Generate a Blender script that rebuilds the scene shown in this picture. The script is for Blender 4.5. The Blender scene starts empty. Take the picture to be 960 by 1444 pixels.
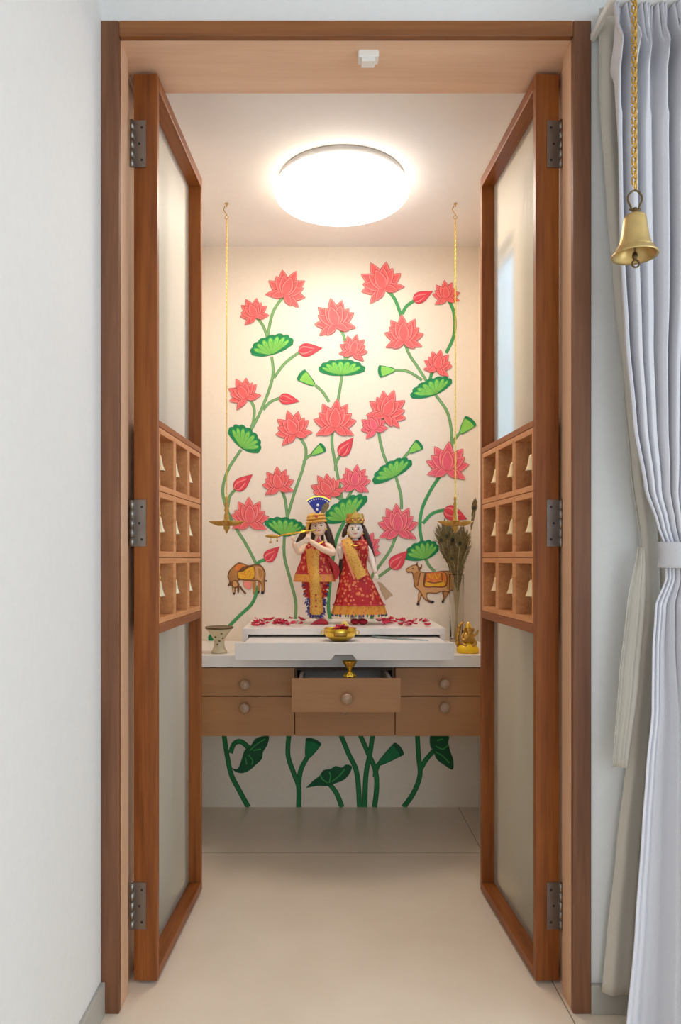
import bpy, math, random
from mathutils import Vector, Matrix
sin, cos, pi = math.sin, math.cos, math.pi
random.seed(7)
SC = bpy.context.scene
COL = SC.collection

# ------------------------------------------------------------------ camera
F, CX, CY, EYE = 1007.0, 457.0, 787.0, 1.003      # focal length in px, principal point, eye height
cd = bpy.data.cameras.new('camera'); cam = bpy.data.objects.new('camera', cd); COL.objects.link(cam)
cam.location = (0, 0, EYE); cam.rotation_euler = (pi/2, 0, 0)
cd.sensor_width = 36; cd.sensor_fit = 'AUTO'; cd.lens = 36*F/1444
cd.shift_x = (480-CX)/1444; cd.shift_y = (CY-722)/1444
cd.clip_start = 0.02
SC.camera = cam
# ------------------------------------------------------------------ light and exposure
SC.view_settings.view_transform = 'Standard'; SC.view_settings.look = 'None'
SC.view_settings.gamma = 1; SC.view_settings.exposure = 0.46
SC.view_settings.use_curve_mapping = False
SC.cycles.use_denoising = True
SC.cycles.max_bounces = 12; SC.cycles.diffuse_bounces = 6; SC.cycles.glossy_bounces = 4; SC.cycles.transmission_bounces = 8
SC.cycles.caustics_reflective = False
SC.cycles.sample_clamp_indirect = 4
W = bpy.data.worlds.new('sky'); SC.world = W; W.use_nodes = True
bg = W.node_tree.nodes['Background']
bg.inputs[0].default_value = (0.38, 0.64, 1.0, 1); bg.inputs[1].default_value = 2.6
def area(name, loc, target, size, size_y, power, color):
    d = bpy.data.lights.new(name, 'AREA'); d.shape = 'RECTANGLE'; d.size = size; d.size_y = size_y
    d.energy = power; d.color = color
    o = bpy.data.objects.new(name, d); COL.objects.link(o); o.location = loc
    o.rotation_euler = (Vector(target)-Vector(loc)).to_track_quat('-Z', 'Y').to_euler()
    return o
# daylight of the big window of the outer room, behind the camera on the right
area('daylight_window', (2.5, 0.2, 1.3), (-0.5, 0.5, 1.3), 1.6, 1.7, 30, (0.72, 0.87, 1.0))
area('rear_fill', (0.7, -2.9, 1.3), (0.2, 1.5, 1.0), 2.2, 1.7, 24, (0.62, 0.82, 1.0))  # unseen soft fill added behind the camera to lift the lower interior
LAMP_E = 11.8
WARM = (1.0, 0.90, 0.775)

# ------------------------------------------------------------------ coordinates
def P(x, y, d):                       # photo pixel at depth d -> world point
    return Vector(((x-CX)*d/F, d, EYE-(y-CY)*d/F))
def PX(x, d): return (x-CX)*d/F
def PZ(y, d): return EYE-(y-CY)*d/F

# ------------------------------------------------------------------ materials
MATS = {}
def newmat(name):
    m = bpy.data.materials.new(name); m.use_nodes = True; MATS[name] = m
    nt = m.node_tree; b = nt.nodes['Principled BSDF']
    return m, nt, b
def N(nt, t, **kw):
    n = nt.nodes.new(t)
    for k, v in kw.items(): setattr(n, k, v)
    return n
def coords(nt, scale=(1, 1, 1), space='Object'):
    t = N(nt, 'ShaderNodeTexCoord'); mp = N(nt, 'ShaderNodeMapping')
    mp.inputs['Scale'].default_value = scale
    nt.links.new(t.outputs[space], mp.inputs[0]); return mp.outputs[0]
def c4(c): return (c[0], c[1], c[2], 1)
def ramp(nt, fac, stops):
    r = N(nt, 'ShaderNodeValToRGB'); e = r.color_ramp.elements
    while len(e) < len(stops): e.new(0.5)
    for i, (p, c) in enumerate(stops): e[i].position = p; e[i].color = c4(c)
    nt.links.new(fac, r.inputs[0]); return r.outputs[0]
def plain(name, c, rough=0.6, metal=0.0, var=0.06, scale=30, bump=0.0, spec=0.5, sheen=0.0):
    m, nt, b = newmat(name)
    n = N(nt, 'ShaderNodeTexNoise'); n.inputs['Scale'].default_value = scale; n.inputs['Detail'].default_value = 4
    nt.links.new(coords(nt), n.inputs['Vector'])
    lo = tuple(max(0, k*(1-var)) for k in c); hi = tuple(min(1, k*(1+var)) for k in c)
    nt.links.new(ramp(nt, n.outputs[0], [(0.3, lo), (0.7, hi)]), b.inputs['Base Color'])
    b.inputs['Roughness'].default_value = rough; b.inputs['Metallic'].default_value = metal
    b.inputs['Specular IOR Level'].default_value = spec
    if sheen: b.inputs['Sheen Weight'].default_value = sheen
    if bump:
        bp = N(nt, 'ShaderNodeBump'); bp.inputs['Strength'].default_value = bump; bp.inputs['Distance'].default_value = 0.002
        nt.links.new(n.outputs[0], bp.inputs['Height']); nt.links.new(bp.outputs[0], b.inputs['Normal'])
    return m
def srgb(r, g, b):
    f = lambda v: (v/255/12.92) if v/255 <= 0.04045 else ((v/255+0.055)/1.055)**2.4
    return (f(r), f(g), f(b))
def wood(name, dark, mid, light, grain='z', rough=0.42, spec=0.4):
    m, nt, b = newmat(name)
    s = {'z': (9, 9, 0.55), 'x': (0.55, 9, 9), 'y': (9, 0.55, 9)}[grain]
    n1 = N(nt, 'ShaderNodeTexNoise'); n1.inputs['Scale'].default_value = 2.6; n1.inputs['Detail'].default_value = 6; n1.inputs['Distortion'].default_value = 0.6
    n2 = N(nt, 'ShaderNodeTexNoise'); n2.inputs['Scale'].default_value = 14; n2.inputs['Detail'].default_value = 8
    v = coords(nt, s); nt.links.new(v, n1.inputs['Vector']); nt.links.new(v, n2.inputs['Vector'])
    mx = N(nt, 'ShaderNodeMath', operation='MULTIPLY_ADD'); mx.inputs[1].default_value = 0.35
    nt.links.new(n2.outputs[0], mx.inputs[0])
    ms = N(nt, 'ShaderNodeMath', operation='MULTIPLY'); ms.inputs[1].default_value = 0.65
    nt.links.new(n1.outputs[0], ms.inputs[0]); nt.links.new(ms.outputs[0], mx.inputs[2])
    nt.links.new(ramp(nt, mx.outputs[0], [(0.32, dark), (0.5, mid), (0.68, light)]), b.inputs['Base Color'])
    b.inputs['Roughness'].default_value = rough; b.inputs['Specular IOR Level'].default_value = spec
    bp = N(nt, 'ShaderNodeBump'); bp.inputs['Strength'].default_value = 0.12; bp.inputs['Distance'].default_value = 0.001
    nt.links.new(n2.outputs[0], bp.inputs['Height']); nt.links.new(bp.outputs[0], b.inputs['Normal'])
    return m
M_WALL = plain('white_wall_paint', srgb(232, 230, 228), 0.75, var=0.015, scale=60, bump=0.05)
M_PWALL = plain('cream_wall_paint', srgb(240, 226, 208), 0.7, var=0.015, scale=60, bump=0.05)
M_CEIL = plain('ceiling_paint', srgb(238, 233, 228), 0.85, var=0.01)
M_SKIRT = plain('grey_skirting', srgb(178, 172, 162), 0.5, var=0.03)
TD, TM, TL = srgb(106, 52, 18), srgb(142, 78, 31), srgb(166, 97, 42)
M_FRAME = wood('frame_teak', srgb(100, 60, 38), srgb(122, 78, 52), srgb(136, 90, 62), 'z', 0.4); M_FRAMEX = wood('frame_teak_across', srgb(116, 68, 36), srgb(142, 88, 48), srgb(156, 102, 58), 'x', 0.4)  # casing teak desaturated to carry the whitish reflection haze
M_TEAK = wood('teak', TD, TM, TL, 'z'); M_TEAKX = wood('teak_across', TD, TM, TL, 'x'); M_TEAKY = wood('teak_along', TD, TM, TL, 'y')
M_CUB = wood('teak_cubby_lit', srgb(182, 116, 68), srgb(206, 140, 88), srgb(218, 156, 104), 'y')  # teak brightened in its colour for the lamp light on the cubbies
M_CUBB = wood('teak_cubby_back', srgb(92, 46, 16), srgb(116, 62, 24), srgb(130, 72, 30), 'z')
M_VEN = wood('beech_veneer', srgb(206, 160, 126), srgb(216, 172, 138), srgb(224, 182, 150), 'z', 0.5)
M_VENX = wood('beech_veneer_across', srgb(222, 180, 148), srgb(230, 190, 158), srgb(236, 198, 168), 'x', 0.5)
M_LAM = wood('brown_laminate', srgb(160, 112, 70), srgb(166, 118, 75), srgb(172, 123, 79), 'x', 0.45)
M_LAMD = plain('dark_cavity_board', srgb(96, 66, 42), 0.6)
M_LINER = plain('drawer_liner', srgb(205, 195, 186), 0.6)
M_STONE = plain('white_quartz', srgb(236, 230, 224), 0.3, var=0.015, scale=200)
M_BRASS = plain('brass', srgb(206, 168, 92), 0.3, metal=1.0, var=0.08, scale=80)
M_BRASSL = plain('pale_brass', srgb(238, 218, 176), 0.38, metal=0.6, var=0.05)
M_CHAIN = plain('bell_chain_gold', srgb(196, 156, 74), 0.35, metal=1.0, var=0.12, scale=90)
M_BELL = plain('satin_bell_brass', srgb(208, 180, 122), 0.4, metal=0.9, var=0.06, scale=60)
M_GOLD = plain('bright_gold', srgb(240, 200, 80), 0.25, metal=0.9, var=0.06)
M_GOLDY = plain('yellow_gold', srgb(242, 196, 30), 0.4, metal=0.2)
M_AGED = plain('aged_gold', srgb(190, 148, 72), 0.4, metal=0.8, var=0.25, scale=400)
M_STEEL = plain('hinge_steel', srgb(150, 144, 138), 0.38, metal=1.0, var=0.1)
M_DARK = plain('dark_screw', srgb(50, 44, 40), 0.6)
M_KNOB = plain('knob_ceramic', srgb(164, 134, 108), 0.25, var=0.02)
M_PLAST = plain('white_plastic', srgb(238, 234, 228), 0.4, var=0.01)
M_GREYT = plain('grey_trim', srgb(186, 184, 182), 0.4)
M_CUR = plain('curtain_fabric', srgb(204, 201, 206), 0.9, var=0.03, scale=500, bump=0.25, sheen=0.2)
M_CURL = plain('curtain_lining', srgb(204, 196, 184), 0.9, var=0.03, scale=500, bump=0.2)
M_CERAM = plain('cream_glaze', srgb(214, 196, 158), 0.35, var=0.08)
M_BRONZE = plain('dark_bronze', srgb(104, 84, 50), 0.4, metal=0.7)
M_SKIN = plain('statue_marble', srgb(244, 226, 208), 0.35, var=0.02)
M_HAIR = plain('statue_hair', srgb(62, 38, 26), 0.45)
M_BLACK = plain('painted_black', srgb(40, 28, 26), 0.5)
M_LIP = plain('painted_lip', srgb(196, 74, 74), 0.5)
M_BLUE = plain('royal_blue', srgb(38, 50, 160), 0.5)
M_NAVY = plain('indigo_trim', srgb(58, 48, 120), 0.6)
M_WHITE = plain('white_paint', srgb(240, 238, 232), 0.6)
M_REDS = plain('red_satin', srgb(186, 24, 34), 0.5, sheen=0.2)
M_CRIM = plain('crimson_shoe', srgb(172, 16, 44), 0.5)
M_PINKB = plain('pink_border', srgb(226, 128, 92), 0.6)
M_FEATH = plain('feather_barb', srgb(128, 112, 74), 0.6, var=0.3, scale=90)
M_QUILL = plain('feather_quill', srgb(196, 176, 128), 0.5, var=0.1)
M_EYE = plain('feather_eye', srgb(40, 48, 40), 0.35, var=0.2)
M_EYEB = plain('feather_bronze', srgb(112, 96, 44), 0.4, var=0.2)
M_PETAL = plain('rose_petal', srgb(196, 26, 62), 0.55, var=0.25, scale=60)
M_PETALP = plain('rose_petal_pale', srgb(232, 150, 158), 0.55, var=0.2, scale=60)
M_YFLOW = plain('yellow_flower', srgb(240, 222, 130), 0.6)
M_TEALB = plain('grey_teal_blade', srgb(112, 130, 132), 0.35, metal=0.4)
M_TAN = plain('tan_cloth', srgb(186, 156, 124), 0.8)
# paint of the mural
M_CORAL = plain('paint_coral', srgb(238, 100, 100), 0.7, var=0.08, scale=40)
M_ROSE = plain('paint_rose', srgb(238, 96, 118), 0.7, var=0.08, scale=40)
M_PALEP = plain('paint_pale_pink', srgb(246, 142, 134), 0.7)
M_OUTP = plain('paint_crimson_line', srgb(196, 52, 66), 0.7)
M_BUD = plain('paint_bud_red', srgb(230, 70, 84), 0.7, var=0.1, scale=50)
M_GDARK = plain('paint_dark_green', srgb(20, 132, 76), 0.7, var=0.15, scale=40)
M_GMID = plain('paint_mid_green', srgb(70, 176, 84), 0.7, var=0.08)
M_GLITE = plain('paint_light_green', srgb(140, 206, 88), 0.7, var=0.08)
M_GDEEP = plain('paint_deep_green', srgb(14, 92, 52), 0.7, var=0.1)
M_STEM = plain('paint_stem', srgb(122, 168, 106), 0.7, var=0.14, scale=18)
M_STEMG = plain('paint_stem_green', srgb(66, 160, 92), 0.7, var=0.12, scale=18)
M_STEMO = plain('paint_stem_outline', srgb(92, 144, 92), 0.7, var=0.1)
M_STEMD = plain('paint_low_stem', srgb(32, 130, 66), 0.7, var=0.15, scale=18)
M_COW = plain('paint_cow_brown', srgb(186, 128, 66), 0.7, var=0.15, scale=60)
M_COWD = plain('paint_cow_dark', srgb(120, 74, 36), 0.7)
M_COWL = plain('paint_cow_light', srgb(214, 160, 104), 0.7)
M_CLOTH = plain('paint_cloth_yellow', srgb(238, 178, 40), 0.7, var=0.2, scale=160)
M_CLOTHO = plain('paint_cloth_orange', srgb(228, 128, 52), 0.7, var=0.15, scale=120)

def patterned(name, base, motif, scale, thr, rough=0.55):
    m, nt, b = newmat(name)
    v = N(nt, 'ShaderNodeTexVoronoi'); v.inputs['Scale'].default_value = scale
    nt.links.new(coords(nt), v.inputs['Vector'])
    n = N(nt, 'ShaderNodeTexNoise'); n.inputs['Scale'].default_value = scale*0.6
    nt.links.new(coords(nt), n.inputs['Vector'])
    a = N(nt, 'ShaderNodeMath', operation='MULTIPLY'); nt.links.new(v.outputs['Distance'], a.inputs[0]); nt.links.new(n.outputs[0], a.inputs[1])
    nt.links.new(ramp(nt, a.outputs[0], [(thr*0.85, motif), (thr*1.15, base)]), b.inputs['Base Color'])
    b.inputs['Roughness'].default_value = rough; return m
M_REDG = patterned('red_brocade', srgb(180, 20, 24), srgb(226, 128, 84), 75, 0.18)
M_GOLDP = patterned('gold_brocade', srgb(224, 170, 74), srgb(178, 104, 44), 170, 0.13)
M_ORANGEP = patterned('orange_brocade', srgb(222, 150, 52), srgb(196, 92, 40), 150, 0.12)
M_BORD = patterned('indigo_white_border', srgb(70, 58, 128), srgb(226, 220, 226), 190, 0.16)

def tile_mat():
    m, nt, b = newmat('floor_tile')
    t = N(nt, 'ShaderNodeTexCoord'); sp = N(nt, 'ShaderNodeSeparateXYZ'); nt.links.new(t.outputs['Object'], sp.inputs[0])
    def line(out, off):
        a = N(nt, 'ShaderNodeMath', operation='SUBTRACT'); a.inputs[1].default_value = off; nt.links.new(out, a.inputs[0])
        p = N(nt, 'ShaderNodeMath', operation='PINGPONG'); p.inputs[1].default_value = 0.6; nt.links.new(a.outputs[0], p.inputs[0])
        l = N(nt, 'ShaderNodeMath', operation='LESS_THAN'); l.inputs[1].default_value = 0.0014; nt.links.new(p.outputs[0], l.inputs[0]); return l.outputs[0]
    mx = N(nt, 'ShaderNodeMath', operation='MAXIMUM'); nt.links.new(line(sp.outputs[0], 0.54), mx.inputs[0]); nt.links.new(line(sp.outputs[1], 2.43), mx.inputs[1])
    n = N(nt, 'ShaderNodeTexNoise'); n.inputs['Scale'].default_value = 5; n.inputs['Detail'].default_value = 8; nt.links.new(t.outputs['Object'], n.inputs['Vector'])
    c = ramp(nt, n.outputs[0], [(0.3, srgb(236, 218, 196)), (0.7, srgb(243, 226, 206))])
    mix = N(nt, 'ShaderNodeMixRGB'); mix.inputs[2].default_value = c4(srgb(150, 134, 116))
    nt.links.new(mx.outputs[0], mix.inputs[0]); nt.links.new(c, mix.inputs[1]); nt.links.new(mix.outputs[0], b.inputs['Base Color'])
    b.inputs['Roughness'].default_value = 0.28; b.inputs['Specular IOR Level'].default_value = 0.5
    return m
M_TILE = tile_mat()
def fluted_glass():
    m, nt, b = newmat('fluted_frosted_glass'); nt.nodes.remove(b)
    out = nt.nodes['Material Output']
    tr = N(nt, 'ShaderNodeBsdfTranslucent'); tr.inputs[0].default_value = (0.92, 0.94, 0.89, 1)
    rf = N(nt, 'ShaderNodeBsdfRefraction'); rf.inputs['Roughness'].default_value = 0.3; rf.inputs['IOR'].default_value = 1.06; rf.inputs[0].default_value = (0.95, 0.98, 0.94, 1)
    di = N(nt, 'ShaderNodeBsdfDiffuse'); di.inputs[0].default_value = (0.80, 0.84, 0.80, 1)
    gl = N(nt, 'ShaderNodeBsdfGlossy'); gl.inputs['Roughness'].default_value = 0.45
    m1 = N(nt, 'ShaderNodeMixShader'); m1.inputs[0].default_value = 0.62; nt.links.new(tr.outputs[0], m1.inputs[1]); nt.links.new(rf.outputs[0], m1.inputs[2])
    m2 = N(nt, 'ShaderNodeMixShader'); m2.inputs[0].default_value = 0.13; nt.links.new(m1.outputs[0], m2.inputs[1]); nt.links.new(di.outputs[0], m2.inputs[2])
    lw = N(nt, 'ShaderNodeFresnel'); lw.inputs[0].default_value = 1.12
    m3 = N(nt, 'ShaderNodeMixShader'); nt.links.new(lw.outputs[0], m3.inputs[0]); nt.links.new(m2.outputs[0], m3.inputs[1]); nt.links.new(gl.outputs[0], m3.inputs[2])
    nt.links.new(m3.outputs[0], out.inputs[0]); return m
M_GLASS = fluted_glass()
def glass_back():
    m, nt, b = newmat('fluted_glass_back'); nt.nodes.remove(b); out = nt.nodes['Material Output']
    tp = N(nt, 'ShaderNodeBsdfTransparent'); gl = N(nt, 'ShaderNodeBsdfGlossy'); gl.inputs['Roughness'].default_value = 0.1
    mx = N(nt, 'ShaderNodeMixShader'); mx.inputs[0].default_value = 0.04
    nt.links.new(tp.outputs[0], mx.inputs[1]); nt.links.new(gl.outputs[0], mx.inputs[2]); nt.links.new(mx.outputs[0], out.inputs[0]); return m
M_GLASSB = glass_back()
def clear_glass(name, tint=(0.97, 0.98, 0.97)):
    m, nt, b = newmat(name)
    b.inputs['Base Color'].default_value = c4(tint); b.inputs['Roughness'].default_value = 0.02
    b.inputs['Transmission Weight'].default_value = 1.0; b.inputs['IOR'].default_value = 1.2
    return m
M_CLEAR = clear_glass('clear_glass')
def emit(name, c, s):
    m, nt, b = newmat(name)
    b.inputs['Base Color'].default_value = (0.9, 0.9, 0.9, 1); b.inputs['Emission Color'].default_value = c4(c); b.inputs['Emission Strength'].default_value = s
    return m
M_LAMP = emit('lamp_diffuser', WARM, LAMP_E); M_LAMPS = emit('lamp_side', WARM, 3.2)

# ------------------------------------------------------------------ mesh building
class MB:
    def __init__(s): s.v = []; s.f = []; s.mi = []; s.sm = []; s.M = None
    def add(s, vs, fs, mi=0, smooth=False):
        o = len(s.v)
        for p in vs:
            p = Vector(p); s.v.append(s.M @ p if s.M is not None else p)
        for f in fs: s.f.append([o+i for i in f]); s.mi.append(mi); s.sm.append(smooth)
    def box(s, x0, x1, y0, y1, z0, z1, mi=0):
        vs = [(x0, y0, z0), (x1, y0, z0), (x1, y1, z0), (x0, y1, z0), (x0, y0, z1), (x1, y0, z1), (x1, y1, z1), (x0, y1, z1)]
        s.add(vs, [(0, 3, 2, 1), (4, 5, 6, 7), (0, 1, 5, 4), (1, 2, 6, 5), (2, 3, 7, 6), (3, 0, 4, 7)], mi)
    def tube(s, pts, r, n=8, mi=0, closed=False, caps=True, flat=1.0):
        pts = [Vector(p) for p in pts]; k = len(pts)
        rs = r if isinstance(r, (list, tuple)) else [r]*k
        vs = []; up = None
        for i in range(k):
            if closed: t = pts[(i+1) % k]-pts[i-1]
            else: t = pts[min(i+1, k-1)]-pts[max(i-1, 0)]
            t.normalize()
            if up is None:
                up = Vector((0, 1, 0)) if abs(t.y) < 0.9 else Vector((1, 0, 0))
            up = (up-t*up.dot(t)).normalized(); w = t.cross(up)
            for j in range(n):
                a = 2*pi*j/n; vs.append(pts[i]+(w*cos(a)+up*sin(a)*flat)*rs[i])
        fs = []
        for i in range(k if closed else k-1):
            for j in range(n):
                a, b = i*n+j, i*n+(j+1) % n; c = ((i+1) % k)*n
                fs.append((a, b, c+(j+1) % n, c+j))
        if caps and not closed: fs += [tuple(range(n))[::-1], tuple((k-1)*n+j for j in range(n))]
        s.add(vs, fs, mi, True)
    def lathe(s, prof, n=32, c=(0, 0, 0), mi=0, sx=1.0, sy=1.0, fold=None):
        c = Vector(c); vs = []; k = len(prof)
        for i, (r, z) in enumerate(prof):
            for j in range(n):
                a = 2*pi*j/n; q = r*(1+(fold(a, i/(k-1)) if fold else 0)); vs.append(c+Vector((q*cos(a)*sx, q*sin(a)*sy, z)))
        fs = [(i*n+j, i*n+(j+1) % n, (i+1)*n+(j+1) % n, (i+1)*n+j) for i in range(k-1) for j in range(n)]
        if prof[0][0] > 1e-6: fs.append(tuple(range(n))[::-1])
        if prof[-1][0] > 1e-6: fs.append(tuple((k-1)*n+j for j in range(n)))
        s.add(vs, fs, mi, True)
    def ball(s, c, rx, ry, rz, n=16, mi=0, R=None):
        c = Vector(c); vs = []; fs = []; k = max(6, n//2+2)
        for i in range(k+1):
            a = -pi/2+pi*i/k
            for j in range(n):
                b = 2*pi*j/n; p = Vector((rx*cos(a)*cos(b), ry*cos(a)*sin(b), rz*sin(a)))
                vs.append(c+(R @ p if R else p))
        fs = [(i*n+j, i*n+(j+1) % n, (i+1)*n+(j+1) % n, (i+1)*n+j) for i in range(k) for j in range(n)]
        s.add(vs, fs, mi, True)
    def grid(s, rows, mi=0, smooth=True):
        k = len(rows[0]); vs = [p for r in rows for p in r]
        s.add(vs, [(i*k+j, i*k+j+1, (i+1)*k+j+1, (i+1)*k+j) for i in range(len(rows)-1) for j in range(k-1)], mi, smooth)
    def build(s, name, mats, parent=None, org=None, bevel=0, solid=0, sub=0):
        if not isinstance(mats, (list, tuple)): mats = [mats]
        if org is None and parent is not None: org = parent.get('org', (0, 0, 0)) if False else ORG.get(parent.name, Vector((0, 0, 0)))
        org = Vector(org) if org is not None else Vector((0, 0, 0))
        me = bpy.data.meshes.new(name)
        me.from_pydata([tuple(p-org) for p in s.v], [], s.f)
        for m in mats: me.materials.append(m)
        me.polygons.foreach_set('material_index', s.mi); me.polygons.foreach_set('use_smooth', s.sm)
        me.validate(); me.update()
        o = bpy.data.objects.new(name, me); COL.objects.link(o)
        if parent is not None: o.parent = parent; ORG[o.name] = org
        else: o.location = org; ORG[o.name] = org
        if bevel:
            b = o.modifiers.new('bevel', 'BEVEL'); b.width = bevel; b.segments = 2; b.limit_method = 'ANGLE'; b.angle_limit = 0.7
        if solid:
            b = o.modifiers.new('solid', 'SOLIDIFY'); b.thickness = solid; b.offset = 0
        if sub:
            b = o.modifiers.new('sub', 'SUBSURF'); b.levels = sub; b.render_levels = sub
        return o
ORG = {}
def tag(o, label=None, cat=None, group=None, kind=None):
    if label: o['label'] = label
    if cat: o['category'] = cat
    if group: o['group'] = group
    if kind: o['kind'] = kind
    return o
def empty(name, loc=(0, 0, 0)):
    o = bpy.data.objects.new(name, None); COL.objects.link(o); o.location = loc; o.empty_display_size = 0.02
    ORG[o.name] = Vector(loc); return o
def thing(name, label, cat, loc=(0, 0, 0), group=None, kind=None):
    return tag(empty(name, loc), label, cat, group, kind)
def struct(o, label, cat): return tag(o, label, cat, kind='structure')
def copy_thing(o, loc=None, rot=None):
    c = o.copy(); COL.objects.link(c)
    if loc is not None: c.location = loc
    if rot is not None: c.rotation_euler = rot
    for ch in list(o.children):
        d = ch.copy(); COL.objects.link(d); d.parent = c
        for g in list(ch.children):
            e = g.copy(); COL.objects.link(e); e.parent = d
    return c
def spline(pts, n=8):
    pts = [Vector(p) if len(p) == 3 else Vector((p[0], p[1], 0)) for p in pts]
    out = []; k = len(pts)
    for i in range(k-1):
        p0, p1, p2, p3 = pts[max(i-1, 0)], pts[i], pts[i+1], pts[min(i+2, k-1)]
        for j in range(n):
            t = j/n
            out.append(0.5*((2*p1)+(p2-p0)*t+(2*p0-5*p1+4*p2-p3)*t*t+(3*p1-p0-3*p2+p3)*t**3))
    out.append(pts[-1]); return out
def interp(tab, y):
    if y <= tab[0][0]: return tab[0][1]
    for (a, va), (b, vb) in zip(tab, tab[1:]):
        if y <= b:
            t = (y-a)/(b-a); t = t*t*(3-2*t)*0.4+t*0.6; return va+(vb-va)*t
    return tab[-1][1]

# ================================================================== SETTING
YF, YB, YW = 1.57, 1.765, 2.877        # front face of the door wall, its inner face, back wall of the prayer room
ZC = 2.257; ZO = 2.236                 # ceilings
XL, XR = -0.50, 0.62                   # side walls of the prayer room
b = MB(); b.box(-0.75, 2.6, -3.0, 3.1, -0.1, 0); o = b.build('floor', M_TILE); struct(o, 'beige large-format floor tiles with thin joints', 'floor')
b = MB(); b.box(-0.75, 2.6, -3.0, YB-0.05, ZO, ZO+0.1); o = b.build('ceiling', M_CEIL); struct(o, 'white ceiling of the outer room above the wooden door frame', 'ceiling')
b = MB(); b.box(XL-0.1, XR+0.1, YB-0.05, YW+0.1, ZC, ZC+0.1); o = b.build('ceiling_prayer', M_CEIL); struct(o, 'white ceiling inside the prayer room with the round lamp', 'ceiling')
b = MB(); b.box(-0.75, -0.491, -3.0, YF, 0, ZO); o = b.build('wall_left', M_WALL); struct(o, 'plain white wall left of the wooden door frame', 'wall')
b = MB(); b.box(2.55, 2.65, -3.0, YF+0.008, 0, ZO); o = b.build('wall_east', M_WALL); struct(o, 'white side wall of the outer room beyond the curtain', 'wall')
b = MB(); b.box(-0.75, 2.65, -3.1, -3.0, 0, ZO); o = b.build('wall_rear', M_WALL); struct(o, 'white rear wall of the outer room', 'wall')
b = MB(); b.box(0.5866, 2.6, YF+0.008, YB, 0, ZO); b.box(-0.75, -0.491, YF, YB, 0, ZO); b.box(-0.491, 0.5866, YF+0.008, YB, 2.186, ZO)
b.box(-0.5, 0.62, YB-0.05, YB, 2.186, ZC)
o = b.build('wall_front', M_WALL); struct(o, 'white wall holding the wooden door frame, behind the curtain', 'wall')
b = MB(); b.box(-0.75, 0.9, YW, YW+0.1, 0, ZC+0.1); o = b.build('wall_back', M_PWALL); struct(o, 'cream back wall of the prayer room carrying the lotus painting', 'wall')
b = MB(); b.box(XL-0.1, XL, YB, YW, 0, ZC); o = b.build('wall_west', M_PWALL); struct(o, 'cream side wall behind the left door leaf', 'wall')
WY0, WY1, WZ0, WZ1 = 2.20, 2.68, 1.08, 2.02
b = MB(); b.box(XR, XR+0.1, YB, WY0, 0, ZC); b.box(XR, XR+0.1, WY1, YW, 0, ZC); b.box(XR, XR+0.1, WY0, WY1, 0, WZ0); b.box(XR, XR+0.1, WY0, WY1, WZ1, ZC)
o = b.build('wall_right', M_PWALL); struct(o, 'cream side wall with a small window behind the right door leaf', 'wall')
b = MB(); t = 0.025
b.box(XR+0.03, XR+0.07, WY0, WY1, WZ0, WZ0+t); b.box(XR+0.03, XR+0.07, WY0, WY1, WZ1-t, WZ1); b.box(XR+0.03, XR+0.07, WY0, WY0+t, WZ0, WZ1); b.box(XR+0.03, XR+0.07, WY1-t, WY1, WZ0, WZ1)
o = b.build('window_1', M_PLAST, bevel=0.002); struct(o, 'narrow window in the side wall seen only as a blue glow through the fluted glass', 'window')
b = MB(); b.box(XR+0.046, XR+0.052, WY0+t, WY1-t, WZ0+t, WZ1-t); b.build('pane', M_CLEAR, o)
b = MB(); b.box(-0.491, -0.481, -3.0, YF-0.001, 0, 0.072); o = b.build('baseboard_left', M_SKIRT, bevel=0.002); struct(o, 'low grey skirting along the plain white left wall', 'baseboard')
b = MB(); b.box(0.5866, 2.6, YF-0.004, YF+0.008, 0, 0.065); o = b.build('baseboard_right', M_SKIRT, bevel=0.002); struct(o, 'low grey skirting below the curtain', 'baseboard')

# door frame
b = MB(); b.box(-0.491, -0.451, YF, YF+0.016, 0, 2.186); b.box(0.5476, 0.5876, YF, YF+0.016, 0, 2.186)
b.box(-0.451, 0.5476, YF, YF+0.016, 2.151, 2.186, 1)
fr = b.build('trim_1', [M_FRAME, M_FRAMEX], bevel=0.0025); struct(fr, 'teak casing around the double doorway', 'door frame')
b = MB(); b.box(-0.491, -0.4512, YF+0.016, 1.643, 0, 2.186); b.box(-0.491, -0.463, 1.643, YB, 0, 2.186)
b.box(0.5478, 0.5866, YF+0.016, 1.643, 0, 2.186); b.box(0.5595, 0.5866, 1.643, YB, 0, 2.186)
b.build('jamb_lining', M_VEN, fr, bevel=0.001)
b = MB(); b.box(-0.463, 0.5595, YF+0.016, YB, 2.1512, 2.186); b.build('head_lining', M_VENX, fr, bevel=0.001)

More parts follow.
